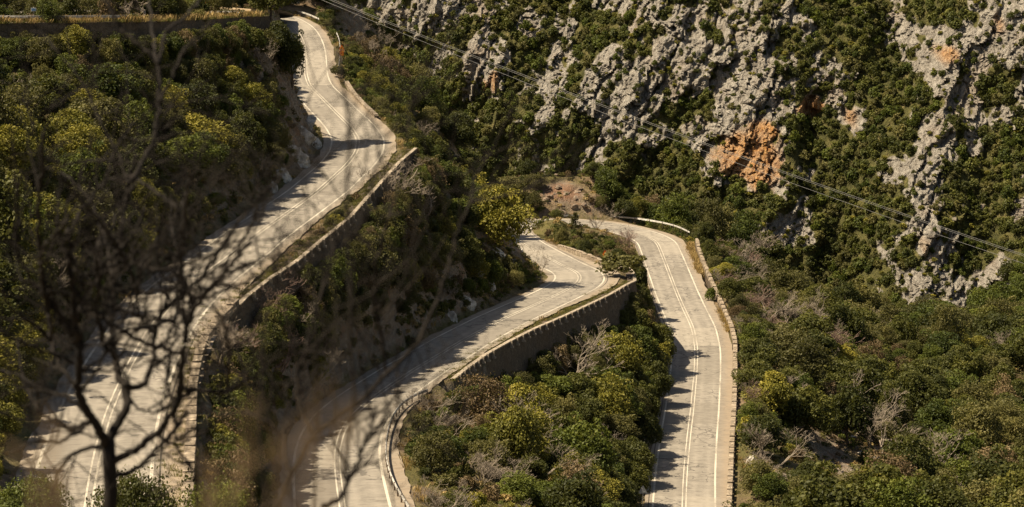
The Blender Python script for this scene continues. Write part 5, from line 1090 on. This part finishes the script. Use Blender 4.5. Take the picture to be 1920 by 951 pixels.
T2 = [([(425,2550),(440,1200),(470,1050),(510,960),(545,890),(584,812),(630,775),(668,764),(696,740),(714,714),(722,690),(745,686),(780,658),(800,610),(822,560)], 11, 3, .4),
 ([(604,951),(634,938),(650,910),(662,885),(677,858),(686,822),(700,790),(706,760)], 6, 2, .3),
 ([(722,692),(718,640),(702,590),(700,520),(716,450),(735,400)], 4.5, 2, -.3),
 ([(822,560),(838,500),(855,440),(880,380),(890,330)], 4, 1.5, .3),
 ([(584,812),(560,760),(555,700),(575,640),(600,560),(612,500)], 5, 2, .2),
 ([(662,885),(700,868),(730,850),(752,820)], 3, 1.2, .1),
 ([(545,890),(528,840),(540,780),(536,720)], 5, 2, .2),
 ([(560,300),(552,250),(545,200)], 2.5, 1.4, .2)]
fbranches('bare_foreground_sapling', 'blurred dark branch sweeping up right from the bottom centre', 'tree', T2[:7], 8.0, M['backlitbark'], 8, 4, .3, tw_r=.0038)
# the topmost stems seen faintly before the upper road
T3 = [([(640,2650),(636,1200),(650,900),(665,640),(655,450),(650,300),(664,200),(640,150),(633,90)], 4, 2.5, .2), ([(655,450),(690,380),(712,300),(700,215)], 3, 1.6, .2), ([(600,2650),(590,1100),(592,780),(596,520),(575,400),(570,330)], 3.5, 1.5, -.3), ([(650,900),(620,700),(636,560)], 3, 1.4, .2), ([(520,2650),(500,1000),(478,700),(505,520),(530,420)], 4, 1.8, .1)]
fbranches('whippy_foreground_stems', 'faint blurred whippy stems rising before the upper road', 'tree', T3, 6.0, M['backlitbark'], 12, 2, .25, tw_r=.0025)
# tan dry stalks very near the lens
M['tan'] = plain('dry_stalk', (.30, .205, .12), .9, 0, .3, 8)
def stalks(label, seed, cx, w_, n, D, top, spread, lean=0.0, r=2.6):
    rg = random.Random(seed); e = empty('dry_stalks'); tag(e, label, 'dry plant', None)
    for k in range(n):
        bx = rg.gauss(cx, w_); tx = bx+rg.gauss(lean, spread); ty = rg.gauss(top, 60); dd = D*rg.uniform(.85, 1.25); P = [near_pt(bx, 5100, dd), near_pt(bx+(tx-bx)*.3, 1150, dd), near_pt(bx+(tx-bx)*.65, (1000+ty)/2, dd), near_pt(tx, ty, dd)]
        mb = MB(); rr = r*dd/F; mb.tube(P, [rr, rr, rr*.8, rr*.5], 5)
        for j in range(5): t = rg.uniform(.25, 1); a = np.array(P[2])*(1-t)+np.array(P[3])*t; q = a+np.array([rg.gauss(0, 22), 0, rg.gauss(60, 25)])*dd/F; mb.tube([a, (a+q)/2+np.array([0, 0, 3*dd/F]), q], rr*.45, 4)
        mb.build('stalk', M['tan'], e)
stalks('brown blurred dry stalks rising at the bottom centre left', 21, 500, 60, 9, 1.8, 850, 60, 30, 2.9)
stalks('tan blurred tuft in the bottom left corner', 23, 90, 20, 5, 1.7, 905, 20, 0, 4.5)
stalks('brown blurred dry stalks left of the near road', 24, 410, 20, 3, 1.9, 900, 24, 20, 3.5)
# leafy bushes just under the view on the near hillside
for i, (x, y, r_, h_, lb) in enumerate([(-13.6, 84, 1.7, 3.0, 'dark green bush tops at the bottom edge in front of the upper road'), (-10.8, 86, 1.3, 2.3, 'smaller green bush at the bottom edge by the end of the upper parapet'), (-17.5, 85, 1.6, 2.6, 'leafy bush at the bottom edge left of the blurred trunk')]):
    o = bpy.data.objects.new('leafy_bush', crown_mesh('crown', 1300+i, 1.3, 1.8, 9000, .042, M['leaf_green' if i else 'leaf_dark'], 26, .3, .7, .5)); COL.objects.link(o); zt = -y*math.tan(R(15.45 if i != 1 else 15.6)); o.location = (x, y, zt-h_); o.scale = (r_/1.3, r_/1.3, h_/1.7); tag(o, lb, 'shrub')
